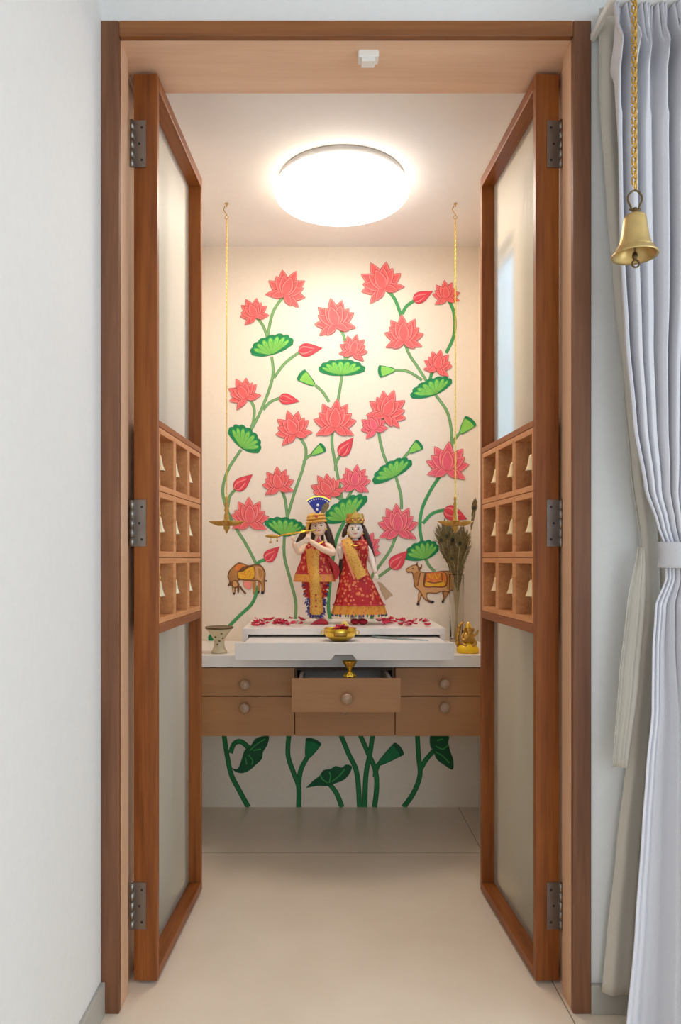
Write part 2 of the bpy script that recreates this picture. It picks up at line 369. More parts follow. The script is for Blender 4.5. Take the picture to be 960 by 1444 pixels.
# ================================================================== DOOR LEAVES
LL, LT = 0.47, 0.056                   # leaf length and thickness
Z0, Z1 = 0.009, 2.142
ZG = [1.315, 1.1625, 1.0045, 0.846]    # lines between the cubby rows
def make_leaf(name, label, side, loc, ang):
    root = struct(empty(name, loc), label, 'door'); ORG[root.name] = Vector((0, 0, 0))
    s = side                            # -1: the leaf body lies to -x of its visible face, +1: to +x
    def bx(m, a0, a1, y0, y1, z0, z1, mi=0): x0, x1 = sorted((s*a0, s*a1)); m.box(x0, x1, y0, y1, z0, z1, mi)
    w = 0.017
    b = MB(); bx(b, 0, LT, 0, w, Z0, Z1); bx(b, 0, LT, LL-w, LL, Z0, Z1)
    b.build('stile', M_TEAK, root, bevel=0.0018)
    b = MB(); bx(b, 0, LT, w, LL-w, Z0, Z0+0.026); bx(b, 0, LT, w, LL-w, Z1-0.03, Z1)
    bx(b, 0, LT, w, LL-w, ZG[0], ZG[0]+0.016); bx(b, 0, LT, w, LL-w, ZG[3]-0.022, ZG[3])
    b.build('rail', M_TEAKY, root, bevel=0.0018)
    b = MB(); bx(b, LT-0.0036, LT-0.0004, w+0.0005, LL-w-0.0005, ZG[3]+0.0005, ZG[0]-0.0005); b.build('back_panel', M_TEAK, root)
    cw = (LL-2*w)/3
    for r in range(3):
        for c in range(3):
            y0 = w+c*cw+0.0008; y1 = y0+cw-0.0016; z1 = ZG[r]-0.0008; z0 = ZG[r+1]+0.0008; t = 0.0115
            b = MB()
            bx(b, 0.001, LT-0.004, y0, y0+t, z0, z1); bx(b, 0.001, LT-0.004, y1-t, y1, z0, z1)
            bx(b, 0.001, LT-0.004, y0+t, y1-t, z0, z0+0.014); bx(b, 0.001, LT-0.004, y0+t, y1-t, z1-0.014, z1)
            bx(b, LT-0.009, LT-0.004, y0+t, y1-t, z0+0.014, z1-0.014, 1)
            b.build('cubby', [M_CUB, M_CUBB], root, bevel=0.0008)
    for (a, c) in ((Z0+0.026, ZG[3]-0.022), (ZG[0]+0.016, Z1-0.03)):
        b = MB(); n = 64; y0, y1 = w, LL-w
        k = n*4; fr_, bk = [], []
        for i in range(k+1):
            y = y0+(y1-y0)*i/k; h = 0.0006*abs(sin(pi*i/4))
            fr_.append((s*(0.037-h), y)); bk.append((s*0.041, y))
        rows = [[(x, y, a) for x, y in fr_], [(x, y, c) for x, y in fr_]]
        if s > 0: rows = rows[::-1]
        b.grid(rows, 0, True); b.grid([[(x, y, c) for x, y in bk], [(x, y, a) for x, y in bk]], 1, False)
        b.grid([[(x, y, c) for x, y in fr_], [(x, y, c) for x, y in bk]], 1, False); b.grid([[(x, y, a) for x, y in bk], [(x, y, a) for x, y in fr_]], 1, False)
        b.build('glass_panel', [M_GLASS, M_GLASSB], root)
    for zc in (1.976, 1.085, 0.186):
        b = MB(); bx(b, LT-0.030, LT+0.001, -0.0022, 0.0, zc-0.055, zc+0.055)
        for q in range(5):
            z = zc-0.055+q*0.022
            b.lathe([(0.005, z), (0.005, z+0.021)], 12, (s*(LT+0.003), -0.005, 0))
        for q in (-0.038, 0, 0.038):
            cx_ = s*(LT-0.02 if q else LT-0.014)
            vs = [(cx_+0.0032*cos(2*pi*j/10), -0.0026, zc+q+0.0032*sin(2*pi*j/10)) for j in range(10)]
            b.add(vs, [tuple(range(10))], 1)
        b.build('hinge', [M_STEEL, M_DARK], root)
    root.location = loc; root.rotation_euler = (0, 0, ang)
    return root
LLOC, LANG = Vector((-0.392, 1.677, 0)), -math.atan(0.0253/0.469)
RLOC, RANG = Vector((0.4967, 1.677, 0)), math.atan(0.0277/0.469)
make_leaf('door_1', 'open left teak door leaf with fluted glass and nine bell cubbies', -1, LLOC, LANG)
make_leaf('door_2', 'open right teak door leaf with fluted glass and nine bell cubbies', 1, RLOC, RANG)

# small bells, one in each cubby
def bell_proto():
    root = empty('cubby_bell', (0, 0, 0))
    b = MB()
    b.lathe([(0.0, -0.030), (0.0035, -0.031), (0.006, -0.034), (0.0075, -0.042), (0.0095, -0.052), (0.0125, -0.060), (0.0138, -0.0625), (0.0128, -0.0625), (0.009, -0.052), (0.006, -0.040), (0.0, -0.037)], 20)
    b.build('bell_body', M_BRASSL, root)
    b = MB(); b.tube([(0.0045*cos(a), 0, -0.0265+0.0045*sin(a)) for a in [2*pi*i/12 for i in range(12)]], 0.0011, 6, closed=True)
    b.tube([(0, 0, 0.001), (0, 0.0006, -0.0115), (0, 0, -0.022)], 0.0008, 6); b.build('hanger', M_BRASS, root)
    b = MB(); b.tube([(0, 0, -0.038), (0, 0, -0.062)], 0.0008, 6); b.ball((0, 0, -0.064), 0.0028, 0.0028, 0.0028, 10); b.build('clapper', M_BRASS, root)
    return root
proto = bell_proto(); first = True
rown = ['top', 'middle', 'bottom']; coln = ['nearest its hinges', 'centre column', 'farthest from hinges']
cw = (LL-0.034)/3
for side, loc, ang, nm in ((-1, LLOC, LANG, 'left'), (1, RLOC, RANG, 'right')):
    for r in range(3):
        for c in range(3):
            o = proto if first else copy_thing(proto); first = False
            p = Vector((side*0.024, 0.017+(c+0.5)*cw, ZG[r]-0.0148))
            o.location = loc+Matrix.Rotation(ang, 3, 'Z') @ p; o.rotation_euler = (0, 0, random.uniform(0, 3)); o.scale = (1.3, 1.3, 1.3)
            tag(o, 'tiny brass bell, %s cubby row of the %s door leaf, %s' % (rown[r], nm, coln[c]), 'bell', 'tiny bells in the door cubbies')

# magnetic catch under the door head
b = MB(); x = PX(519, 1.625); b.box(x-0.0225, x+0.0225, 1.612, 1.640, 2.136, 2.1515); b.box(x-0.015, x+0.015, 1.614, 1.638, 2.127, 2.136); b.box(x-0.024, x-0.019, 1.616, 1.636, 2.140, 2.1515); b.box(x+0.019, x+0.024, 1.616, 1.636, 2.140, 2.1515)
o = b.build('door_catch', M_PLAST, bevel=0.0015); tag(o, 'small white door catch under the wooden door head', 'door catch')

# ================================================================== CEILING LAMP
LX, LY = 0.058, 2.372
lamp = thing('ceiling_lamp', 'large round white glowing ceiling lamp', 'lamp', (LX, LY, ZC))
b = MB(); b.lathe([(0.0, ZC), (0.206, ZC), (0.210, ZC-0.004), (0.210, ZC-0.022), (0.0, ZC-0.022)], 64, (LX, LY, 0)); b.build('base_plate', M_GREYT, lamp)
b = MB(); pr = [(0.210, ZC-0.0222)]
for i in range(0, 17):
    a = -pi/2+i/16*pi; pr.append((0.208+0.0155*cos(a), ZC-0.0385-0.015*sin(a)))
pr += [(0.14, ZC-0.0575), (0.07, ZC-0.0595), (0.0, ZC-0.060)]
b.lathe(pr, 72, (LX, LY, 0)); b.mi = [1 if k < 72*10 else 0 for k in range(len(b.f))]; b.build('diffuser', [M_LAMP, M_LAMPS], lamp)
b = MB(); b.tube([(LX+0.064*cos(2*pi*i/48), LY+0.064*sin(2*pi*i/48), ZC-0.0600) for i in range(48)], 0.0013, 6, closed=True); b.build('trim_ring', M_GREYT, lamp)
b = MB(); b.ball((LX-0.105, LY-0.118, ZC-0.0585), 0.003, 0.003, 0.002, 10); b.build('indicator_dot', M_DARK, lamp)

# ================================================================== CABINET AND ALTAR
YC = 2.45; pc = F/YC
ztop, zslab = 0.671, 0.629
zb, zm = PZ(1038, YC), PZ(982, YC); zcab = zslab-0.001
c1, c2 = PX(415.5, YC), PX(557, YC)
cab = thing('drawer_cabinet', 'wall-hung brown cabinet of six drawers, its upper middle drawer pulled open', 'cabinet', ((XL+XR)/2, YC, zb))
b = MB(); g = 0.016; yb0 = YC+0.0185
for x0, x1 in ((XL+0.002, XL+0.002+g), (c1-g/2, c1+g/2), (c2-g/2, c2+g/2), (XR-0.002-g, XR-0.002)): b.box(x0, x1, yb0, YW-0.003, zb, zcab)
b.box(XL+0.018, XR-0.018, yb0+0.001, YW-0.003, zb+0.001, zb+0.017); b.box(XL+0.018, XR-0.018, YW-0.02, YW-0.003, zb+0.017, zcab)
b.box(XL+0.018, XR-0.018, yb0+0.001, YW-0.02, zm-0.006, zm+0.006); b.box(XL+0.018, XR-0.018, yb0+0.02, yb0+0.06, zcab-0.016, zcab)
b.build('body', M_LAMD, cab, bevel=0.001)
def drawer(x0, x1, z0, z1, out, knob=None, box=False):
    y = YC-out; b = MB(); b.box(x0, x1, y, y+0.018, z0, z1)
    d = b.build('drawer', M_LAM, cab, bevel=0.0012)
    if box:
        b = MB(); i0, i1 = x0+0.02, x1-0.02; yb_ = y+0.40
        b.box(i0, i0+0.012, y+0.018, yb_, z0+0.02, z1-0.012); b.box(i1-0.012, i1, y+0.018, yb_, z0+0.02, z1-0.012)
        b.box(i0+0.012, i1-0.012, yb_-0.012, yb_, z0+0.02, z1-0.012); b.box(i0+0.012, i1-0.012, y+0.018, yb_-0.012, z0+0.02, z0+0.03)
        b.build('drawer_box', M_LINER, d, bevel=0.001)
    if knob:
        kx, kz = knob; b = MB(); M = Matrix.Translation((kx, y, kz)) @ Matrix.Rotation(pi/2, 4, 'X'); b.M = M
        b.lathe([(0.0, 0.0), (0.008, 0.0), (0.0065, 0.006), (0.007, 0.012), (0.0155, 0.016), (0.0178, 0.021), (0.017, 0.026), (0.011, 0.0305), (0.0, 0.032)], 28)
        b.build('knob', M_KNOB, d)
    return d
G = 0.0014
fl, fr2 = XL+0.004, XR-0.004
zt = zcab-0.002
def kz_(y, d=YC-0.02): return PZ(y, d)
drawer(fl, c1-G, zm+G, zt, 0, (PX(345, YC-0.02), kz_(966))); drawer(fl, c1-G, zb, zm-G, 0, (PX(345, YC-0.02), kz_(999)))
drawer(c2+G, fr2, zm+G, zt, 0, (PX(627, YC-0.02), kz_(965))); drawer(c2+G, fr2, zb, zm-G, 0, (PX(627, YC-0.02), kz_(998)))
drawer(c1+G, c2-G, zb, zm-G, 0, (PX(486, YC-0.02), kz_(1000)))
OUT = YC-2.258
zd1 = PZ(957.5, 2.258)
drawer(PX(411, 2.258), PX(565, 2.258), PZ(1004.5, 2.258), zd1, OUT, (PX(489, 2.238), PZ(986, 2.238)), True)
ct = MB(); ct.box(XL, XR, YC-0.006, YW-0.004, zslab, ztop); o = ct.build('countertop', M_STONE, bevel=0.002); tag(o, 'long white stone countertop on the brown drawer cabinet', 'countertop')

pf = 2.494; zp = 0.758
plat = thing('altar_platform', 'low white box platform on the countertop with its shallow tray pulled out', 'altar', (PX(485, pf), pf, ztop))
px0, px1 = PX(342, pf), PX(628, pf)
b = MB(); b.box(px0, px1, pf, YW-0.004, zp-0.0225, zp); b.build('platform_top', M_STONE, plat, bevel=0.0015)
b = MB(); b.box(px0, px0+0.019, pf, YW-0.004, ztop+0.0003, zp-0.0225); b.box(px1-0.019, px1, pf, YW-0.004, ztop+0.0003, zp-0.0225); b.box(px0+0.019, px1-0.019, YW-0.02, YW-0.004, ztop+0.0003, zp-0.0225)
b.build('side_panel', M_STONE, plat, bevel=0.001)
tf = 2.308; tx0, tx1 = PX(331, tf), PX(640, tf); tz0, tz1 = PZ(931, tf), PZ(906.5, tf)
n0, n1, n2, n3 = PX(466, tf), PX(472, tf), PX(497, tf), PX(503, tf); zn = PZ(923.5, tf)
b = MB(); pro = [(tx0, tz0), (n0, tz0), (n1, zn), (n2, zn), (n3, tz0), (tx1, tz0), (tx1, tz1), (tx0, tz1)]
vs = [(x, tf, z) for x, z in pro]+[(x, tf+0.018, z) for x, z in pro]
b.add(vs, [tuple(range(8)), tuple(range(15, 7, -1))]+[(i, (i+1) % 8+0, (i+1) % 8+8, i+8)[::-1] for i in range(8)])
tr = b.build('tray', M_STONE, plat, bevel=0.001)
zt_ = tz1-0.003
b = MB(); b.box(px0+0.024, px1-0.024, tf+0.018, YW-0.1, zt_-0.014, zt_); b.box(px0+0.024, px0+0.036, tf+0.018, YW-0.1, tz0+0.006, zt_-0.014); b.box(px1-0.036, px1-0.024, tf+0.018, YW-0.1, tz0+0.006, zt_-0.014)
b.build('tray_board', M_STONE, tr, bevel=0.001)

# ================================================================== MURAL
mural = thing('lotus_mural', 'lotus plants and two cows painted across the cream back wall', 'mural', (0.1, YW, 1.2))
EPS = [0.0]
def wall(x, y, e): p = P(x, y, YW); return Vector((p.x, YW-e, p.z))
class Paint(MB):
    def poly(s, pts, e, mi): s.add([wall(x, y, e) for x, y in pts], [tuple(range(len(pts)))], mi)
    def stroke(s, pts, w, e, mi, w1=None):
        q = spline(pts, 8); n = len(q); w1 = w if w1 is None else w1; vs = []
        for i in range(n):
            t = (q[min(i+1, n-1)]-q[max(i-1, 0)]).normalized(); nn = Vector((-t.y, t.x, 0)); ww = (w+(w1-w)*i/(n-1))/2
            vs += [wall(q[i].x+nn.x*ww, q[i].y+nn.y*ww, e), wall(q[i].x-nn.x*ww, q[i].y-nn.y*ww, e)]
        s.add(vs, [(2*i, 2*i+1, 2*i+3, 2*i+2) for i in range(n-1)], mi)
def stem(pts, w=4.2, low=False, green=False, w1=None):
    e = 0.0003+EPS[0]*0.000009; EPS[0] += 1
    p = Paint(); p.stroke(pts, w, e, 0, w1); p.stroke(pts, w*0.66, e+0.0001045, 1, (w1 or w)*0.66)
    p.build('stem', [M_GDEEP, M_STEMD] if low else ([M_STEMO, M_STEMG] if green else [M_STEMO, M_STEM]), mural)
def petal(L, w, ang, k=0.0, grow=0.0):
    # pointed petal from the origin along ang (0 = up); k bends it sideways
    left, right = [], []; n = 12; L2 = L+grow
    for i in range(n+1):
        t = i/n; y = L2*t-grow*0.4*(1-t); hw = (w/2+grow)*(sin(pi*min(1, t*0.94+0.06)**0.92))**0.8*(1-0.15*t)
        if i == n: hw = 0
        c = k*L*(t*t)
        left.append((c-hw, y)); right.append((c+hw, y))
    pts = left+right[::-1][1:]
    ca, sa = cos(ang), sin(ang)
    return [(x*ca+y*sa, -(-x*sa+y*ca)) for x, y in pts]
def flower(bx, by, size, tilt, kind=0):
    """bx, by: where the stem meets the flower (px); size: width in px; tilt in degrees (+ = leaning right)."""
    p = Paint(); R = size*0.5; e = [0.0027]; T = math.radians(tilt)
    def pet(L, w, a, k=0.0, oy=0.0):
        a = math.radians(a)+T; off = (bx+sin(T)*R*oy, by-cos(T)*R*oy)
        sh = lambda q: [(off[0]+x, off[1]+y) for x, y in q]
        p.poly(sh(petal(L*R, w*R, a, k, 0.75)), e[0], 0); p.poly(sh(petal(L*R, w*R, a, k, -0.15)), e[0]+0.00004, 1)
        p.poly(sh(petal(L*R*0.95, w*R*0.82, a, k, -0.4)), e[0]+0.00008, 2); e[0] += 0.00013
    rnd = random.Random(int(bx*7+by)); j = lambda s=4: rnd.uniform(-s, s)
    pet(1.28, 0.62, -32+j(), 0, 0.12); pet(1.28, 0.62, 31+j(), 0, 0.12); pet(1.34, 0.6, j(6), 0, 0.15)
    pet(1.16, 0.6, -64+j(), -0.12); pet(1.16, 0.6, 64+j(), 0.12)
    pet(1.02, 0.46, -94+j(), -0.28, -0.02); pet(1.02, 0.46, 94+j(), 0.28, -0.02)
    pet(1.12, 0.6, -44+j(), -0.1); pet(1.12, 0.6, 44+j(), 0.1)
    if kind != 1: pet(0.72, 0.42, -112+j(), -0.2); pet(0.72, 0.42, 112+j(), 0.2)
    pet(1.1, 0.62, -21+j(), -0.04); pet(1.1, 0.62, 21+j(), 0.04)
    pet(1.05, 0.66, j(5), 0)
    p.build('lotus_flower', [M_OUTP, M_PALEP, M_ROSE if by > 600 and bx > 480 else M_CORAL], mural)
def bud(bx, by, tx, ty, w):
    p = Paint(); L = math.hypot(tx-bx, ty-by); a = math.atan2(tx-bx, -(ty-by)); sh = lambda q: [(bx+x, by+y) for x, y in q]
    def tear(L, w, g):
        pts = []; n = 24
        for i in range(n+1):
            t = i/n; pts.append((-(w/2+g)*sin(pi*t**0.62)*(1-0.25*t)**0.6, L*t-g*(1-2*t)))
        pts += [(-x, y) for x, y in pts[::-1][1:-1]]
        return [(x*cos(a)+y*sin(a), -(-x*sin(a)+y*cos(a))) for x, y in pts]
    p.poly(sh(tear(L, w, 0.6)), 0.0025, 0); p.poly(sh(tear(L, w, -0.6)), 0.0026, 1)
    q = tear(L*0.72, w*0.62, 0); p.poly(sh(q), 0.0027, 2); q = tear(L*0.66, w*0.5, -0.6); p.poly(sh(q), 0.0028, 1)
    p.stroke([(bx, by), (bx+(tx-bx)*0.35+2*cos(a), by+(ty-by)*0.35+2*sin(a)), (bx+(tx-bx)*0.75, by+(ty-by)*0.75)], 0.9, 0.0029, 0)
    p.build('lotus_bud', [M_OUTP, M_BUD, M_PALEP], mural)
def pod(bx, by, tx, ty, w, low=False):
    p = Paint(); d = Vector((tx-bx, ty-by, 0)); L = d.length; d.normalize(); nn = Vector((-d.y, d.x, 0))
    def shape(g, top):
        pts = []
        for i in range(9):
            t = i/8; hw = (1.6+(w/2-1.6)*t**0.75)+g; pts.append((t*L*top, -hw))
        for i in range(1, 8):
            a = pi*i/8; pts.append((L*top+(w*0.16+g)*sin(a), -(w/2+g)*cos(a)))
        for i in range(8, -1, -1):
            t = i/8; hw = (1.6+(w/2-1.6)*t**0.75)+g; pts.append((t*L*top, hw))
        return [(bx+d.x*a+nn.x*c, by+d.y*a+nn.y*c) for a, c in pts]
    p.poly(shape(0.8, 1), 0.0025, 0); p.poly(shape(-0.9, 0.86), 0.0026, 1)
    p.build('seed_pod', [M_GDEEP, M_GDARK] if low else [M_GDARK, M_GLITE], mural)
def leaf(hx, hy, lx, ly, rx, ry, tx, ty, n=7):
    """fan leaf: hub, two tips and the top of its scalloped edge (px)."""
    p = Paint(); H = Vector((hx, hy, 0)); A = Vector((lx, ly, 0)); B = Vector((rx, ry, 0)); T = Vector((tx, ty, 0))
    mid = (A+B)/2; up = T-mid
    def rim(t, s=1.0, scal=0.0):        # t: 0 = left tip, 1 = right tip
        c = cos(pi*t); q = mid-(B-A)/2*c+up*(sin(pi*t)**0.75)
        q = H+(q-H)*s
        if scal: q = H+(q-H)*(1+scal*abs(sin(pi*n*t)))
        return q
    outer = [rim(i/84, 1.0, 0.07) for i in range(85)]
    low = [B+(H-B)*t+Vector((0, 2.2*sin(pi*t), 0)) for t in [k/8 for k in range(1, 8)]]+[H]+[H+(A-H)*t+Vector((0, 2.2*sin(pi*t), 0)) for t in [k/8 for k in range(1, 8)]]
    p.poly([(q.x, q.y) for q in outer+low], 0.0011, 0)
    for k in range(n):
        t = (k+0.5)/n; tip = rim(0.05+0.9*t, 0.93); d = tip-H; L = d.length; a = math.atan2(d.x, -d.y)
        near = rim(0.06+0.88*max(0, t-0.5/n), 0.8); far = rim(0.06+0.88*min(1, t+0.5/n), 0.8); w = (far-near).length*0.94
        for sc, ww, e, mi in ((1.0, 1.0, 0.0013, 1), (0.95, 0.68, 0.0016, 2), (0.78, 0.36, 0.0019, 1), (0.74, 0.22, 0.0022, 2)):
            pts = []; m = 20
            for i in range(m+1):
                u = i/m; hw = (u/0.66)**0.8 if u < 0.66 else math.sqrt(max(0.0, 1-((u-0.66)/0.34)**2)); pts.append((-w*ww/2*hw, L*sc*u*0.94+L*0.06))
            pts += [(-x, y) for x, y in pts[::-1][1:-1]]
            p.poly([(hx+x*cos(a)+y*sin(a), hy-(-x*sin(a)+y*cos(a))) for x, y in pts], e+0.00003*k, mi)
    p.build('lotus_leaf', [M_GDARK, M_GMID, M_GLITE], mural)

for s in ([(383, 503), (385, 525), (380, 548), (366, 583), (352, 610)], [(423, 496), (402, 512), (386, 533)], [(395, 561), (381, 567), (371, 578)],
          [(350, 560), (358, 575), (357, 595), (352, 608)], [(360, 445), (371, 460), (377, 476)], [(402, 415), (385, 440), (377, 476)],
          [(340, 634), (322, 662), (314, 690), (319, 716), (331, 742), (346, 766), (361, 795)], [(332, 690), (324, 700), (321, 716)],
          [(350, 736), (341, 743), (333, 743)], [(401, 756), (401, 785), (410, 820), (417, 850), (416, 876)],
          [(395, 686), (402, 705), (405, 730)], [(416, 608), (431, 632), (427, 660), (415, 695), (405, 730)], [(441, 640), (432, 646), (428, 652)],
          [(475, 456), (485, 475), (487, 495), (486, 510)], [(497, 497), (490, 504), (487, 510)], [(482, 530), (479, 550), (475, 572)], [(444, 543), (455, 553), (464, 567)],
          [(470, 600), (468, 625), (474, 660), (483, 708)], [(481, 640), (474, 652), (473, 664)], [(463, 694), (474, 700), (482, 706)], [(500, 683), (493, 697), (487, 708)],
          [(543, 584), (535, 600), (535, 617), (541, 642), (548, 658)], [(577, 637), (569, 646), (565, 656)], [(558, 672), (565, 698), (566, 718)],
          [(561, 748), (551, 774), (536, 796), (527, 808), (521, 820)], [(552, 800), (541, 808), (530, 816)],
          [(569, 480), (577, 500), (589, 518), (601, 537)], [(556, 522), (575, 524), (595, 536)],
          [(614, 557), (630, 580), (636, 605), (637, 632)], [(649, 610), (642, 618), (639, 626)], [(600, 788), (605, 798), (613, 806)]):
    stem(s)
for s in ([(541, 405), (556, 421), (566, 447)], [(584, 424), (573, 432), (567, 443)], [(614, 517), (609, 526), (606, 536)], [(631, 420), (640, 442), (640, 472), (629, 498)],
          [(374, 789), (366, 792), (362, 796)], [(364, 826), (356, 850), (338, 868), (318, 888)], [(486, 735), (475, 758), (469, 790), (463, 850), (466, 874)],
          [(628, 660), (608, 690), (595, 718), (592, 745), (596, 768)], [(627, 719), (610, 724), (596, 738)], [(520, 830), (524, 850), (524, 874)]):
    stem(s, 4.8, green=True)
for s in ([(315, 1030), (320, 1064), (326, 1092), (337, 1114), (350, 1138)], [(325, 1062), (330, 1049), (340, 1046), (352, 1056)], [(408, 1030), (406, 1064), (414, 1090), (421, 1110), (421, 1138)],
          [(433, 1068), (424, 1086), (421, 1106)], [(463, 1104), (474, 1118), (482, 1138)], [(478, 1030), (491, 1062), (503, 1090), (507, 1138)], [(505, 1030), (518, 1060), (529, 1086), (531, 1110), (528, 1138)],
          [(526, 1030), (522, 1060), (516, 1092), (514, 1138)], [(534, 1077), (530, 1086), (529, 1096)], [(588, 1030), (590, 1066), (592, 1093), (583, 1118), (569, 1138)], [(612, 1058), (600, 1072), (592, 1086)]):
    stem(s, 6.6, low=True, w1=7.4)
for a in ((383, 501, 355, 501, 413, 486, 381, 474), (481, 530, 451, 525, 514, 524, 480, 508), (614, 557, 581, 562, 637, 541, 605, 536), (341, 633, 321, 611, 364, 639, 352, 606),
          (557, 673, 528, 683, 581, 656, 549, 652), (487, 735, 459, 738, 518, 707, 482, 706), (401, 757, 374, 741, 428, 748, 403, 731), (600, 789, 571, 789, 618, 777, 594, 764)):
    leaf(*a)
for a in ((360, 446, 36, -24), (401, 416, 50, 24), (474, 459, 52, -14), (497, 498, 36, 14), (541, 407, 54, -26), (569, 481, 50, 0), (629, 421, 34, -8), (616, 520, 36, 14), (347, 561, 40, -30),
          (416, 612, 46, -22), (472, 603, 54, 0), (529, 606, 34, -24), (543, 586, 50, 24), (393, 688, 40, -10), (352, 737, 48, 0), (465, 697, 42, -34), (500, 685, 40, 2), (630, 663, 54, 5), (561, 749, 52, 0), (513, 778, 40, 22)):
    flower(*a)
for a in ((421, 495, 454, 491, 19), (394, 561, 422, 566, 15), (583, 424, 610, 411, 16), (479, 642, 498, 617, 18), (331, 690, 356, 669, 18), (374, 790, 394, 771, 17), (551, 801, 574, 777, 20), (626, 719, 658, 732, 21)): bud(*a)
for a in ((443, 543, 425, 529, 17), (556, 522, 536, 524, 16), (649, 611, 663, 594, 19), (440, 641, 455, 631, 13), (577, 638, 591, 627, 15)): pod(*a)
for a in ((433, 1069, 442, 1046, 22), (533, 1078, 562, 1056, 20)): pod(*a, low=True)
p = Paint(); p.poly([(293, 898), (296, 894), (300, 896), (302, 901), (298, 906), (294, 904)], 0.0005, 0); p.build('leaf_tip', [M_GDARK], mural)
# three dark leaves under the cabinet, painted in side view
def lowleaf(out, veins):
    p = Paint(); q = spline(out+[out[0]], 6)[:-1]; p.poly([(v.x, v.y) for v in q], 0.0024, 0)
    for v in veins: p.stroke(v, 1.6, 0.0026, 1)
    p.build('lotus_leaf', [M_GDEEP, M_GMID], mural)
lowleaf([(326, 1082), (335, 1084), (341, 1070), (345, 1058), (353, 1052), (360, 1042), (370, 1038), (379, 1038), (377, 1050), (371, 1060), (369, 1070), (361, 1078), (352, 1086), (342, 1090), (332, 1088)], [[(350, 1064), (356, 1072), (355, 1078)], [(346, 1068), (348, 1078)], [(357, 1058), (368, 1056)], [(352, 1058), (364, 1048), (374, 1042)]])
lowleaf([(431, 1111), (441, 1101), (450, 1094), (456, 1086), (466, 1084), (473, 1080), (482, 1082), (488, 1078), (496, 1081), (492, 1092), (484, 1100), (474, 1104), (462, 1108), (448, 1108)], [[(462, 1104), (454, 1098), (452, 1092)], [(464, 1104), (466, 1094), (464, 1088)], [(468, 1102), (480, 1092), (486, 1084)]])
lowleaf([(606, 1036), (631, 1036), (632, 1048), (635, 1060), (639, 1072), (638, 1085), (628, 1080), (616, 1071), (611, 1060), (606, 1050)], [[(614, 1052), (624, 1056), (632, 1050)], [(614, 1060), (624, 1066), (634, 1076)], [(616, 1044), (624, 1042)]])
# cows
def cow(ox, oy, shapes):
    p = Paint(); e = 0.0022
    for mi, pts, mode in shapes:
        q = [(ox+u/12, oy+v/12) for u, v in pts]
        if mode == 'p':
            sp = spline(q+[q[0]], 5)[:-1]; p.poly([(v.x, v.y) for v in sp], e, mi)
        else: p.stroke(q, mode, e, mi)
        e += 0.00004
    p.build('cow', [M_COW, M_COWD, M_COWL, M_CLOTH, M_CLOTHO, M_PALEP, M_BLACK], mural)
cow(310, 780, [
    (1, [(205, 560), (262, 560), (258, 690), (222, 690)], 'p'), (1, [(290, 560), (330, 560), (322, 665), (298, 665)], 'p'), (2, [(218, 590), (246, 590), (244, 665), (224, 665)], 'p'),
    (0, [(556, 480), (610, 480), (600, 640), (560, 690)], 'p'), (0, [(640, 480), (690, 480), (668, 670), (640, 670)], 'p'),
    (2, [(390, 470), (545, 470), (535, 600), (470, 610), (400, 560)], 'p'), (5, [(410, 490), (530, 490), (520, 585), (470, 605), (415, 560)], 'p'),
    (1, [(128, 400), (150, 310), (215, 235), (310, 160), (400, 175), (480, 205), (580, 190), (680, 195), (745, 260), (775, 350), (760, 480), (765, 600), (745, 685), (700, 680), (705, 560), (660, 480), (560, 470), (440, 470), (330, 460), (300, 520), (330, 580), (250, 590), (190, 555), (140, 550), (160, 480)], 'p'),
    (0, [(145, 400), (170, 315), (230, 245), (315, 178), (400, 190), (480, 220), (580, 210), (672, 215), (728, 270), (755, 350), (742, 480), (750, 590), (735, 660), (712, 660), (716, 555), (670, 465), (560, 455), (440, 455), (320, 440), (285, 510), (290, 560), (240, 570), (200, 540), (175, 470)], 'p'),
    (2, [(590, 240), (690, 240), (730, 330), (715, 470), (640, 440), (600, 400)], 'p'), (0, [(640, 255), (700, 280), (715, 360), (690, 430), (660, 380)], 'p'),
    (4, [(255, 235), (310, 190), (400, 200), (470, 230), (400, 270), (320, 300), (270, 280)], 'p'), (1, [(300, 320), (400, 230), (580, 225), (590, 420), (440, 450), (300, 425)], 'p'),
    (3, [(312, 325), (410, 300), (480, 245), (570, 240), (575, 412), (440, 435), (315, 415)], 'p'), (1, [(300, 310), (390, 300), (480, 240), (560, 220)], 2.0),
    (4, [(360, 340), (440, 380), (420, 420)], 1.2), (4, [(480, 290), (520, 340), (500, 400)], 1.2), (4, [(440, 300), (400, 360)], 1.0),
    (1, [(195, 480), (240, 455), (300, 470), (335, 560), (250, 588), (205, 560)], 'p'), (2, [(215, 490), (240, 475), (280, 485), (300, 550), (250, 572), (222, 550)], 'p'),
    (1, [(195, 500), (165, 520), (140, 555)], 2.2), (1, [(340, 560), (380, 620), (440, 690)], 2.6), (6, [(224, 668), (246, 668), (250, 690), (222, 690)], 'p'), (6, [(700, 650), (742, 650), (742, 690), (698, 690)], 'p'), (6, [(640, 640), (668, 640), (668, 672), (640, 672)], 'p'), (6, [(765, 455), (795, 460), (790, 485), (770, 480)], 'p')])
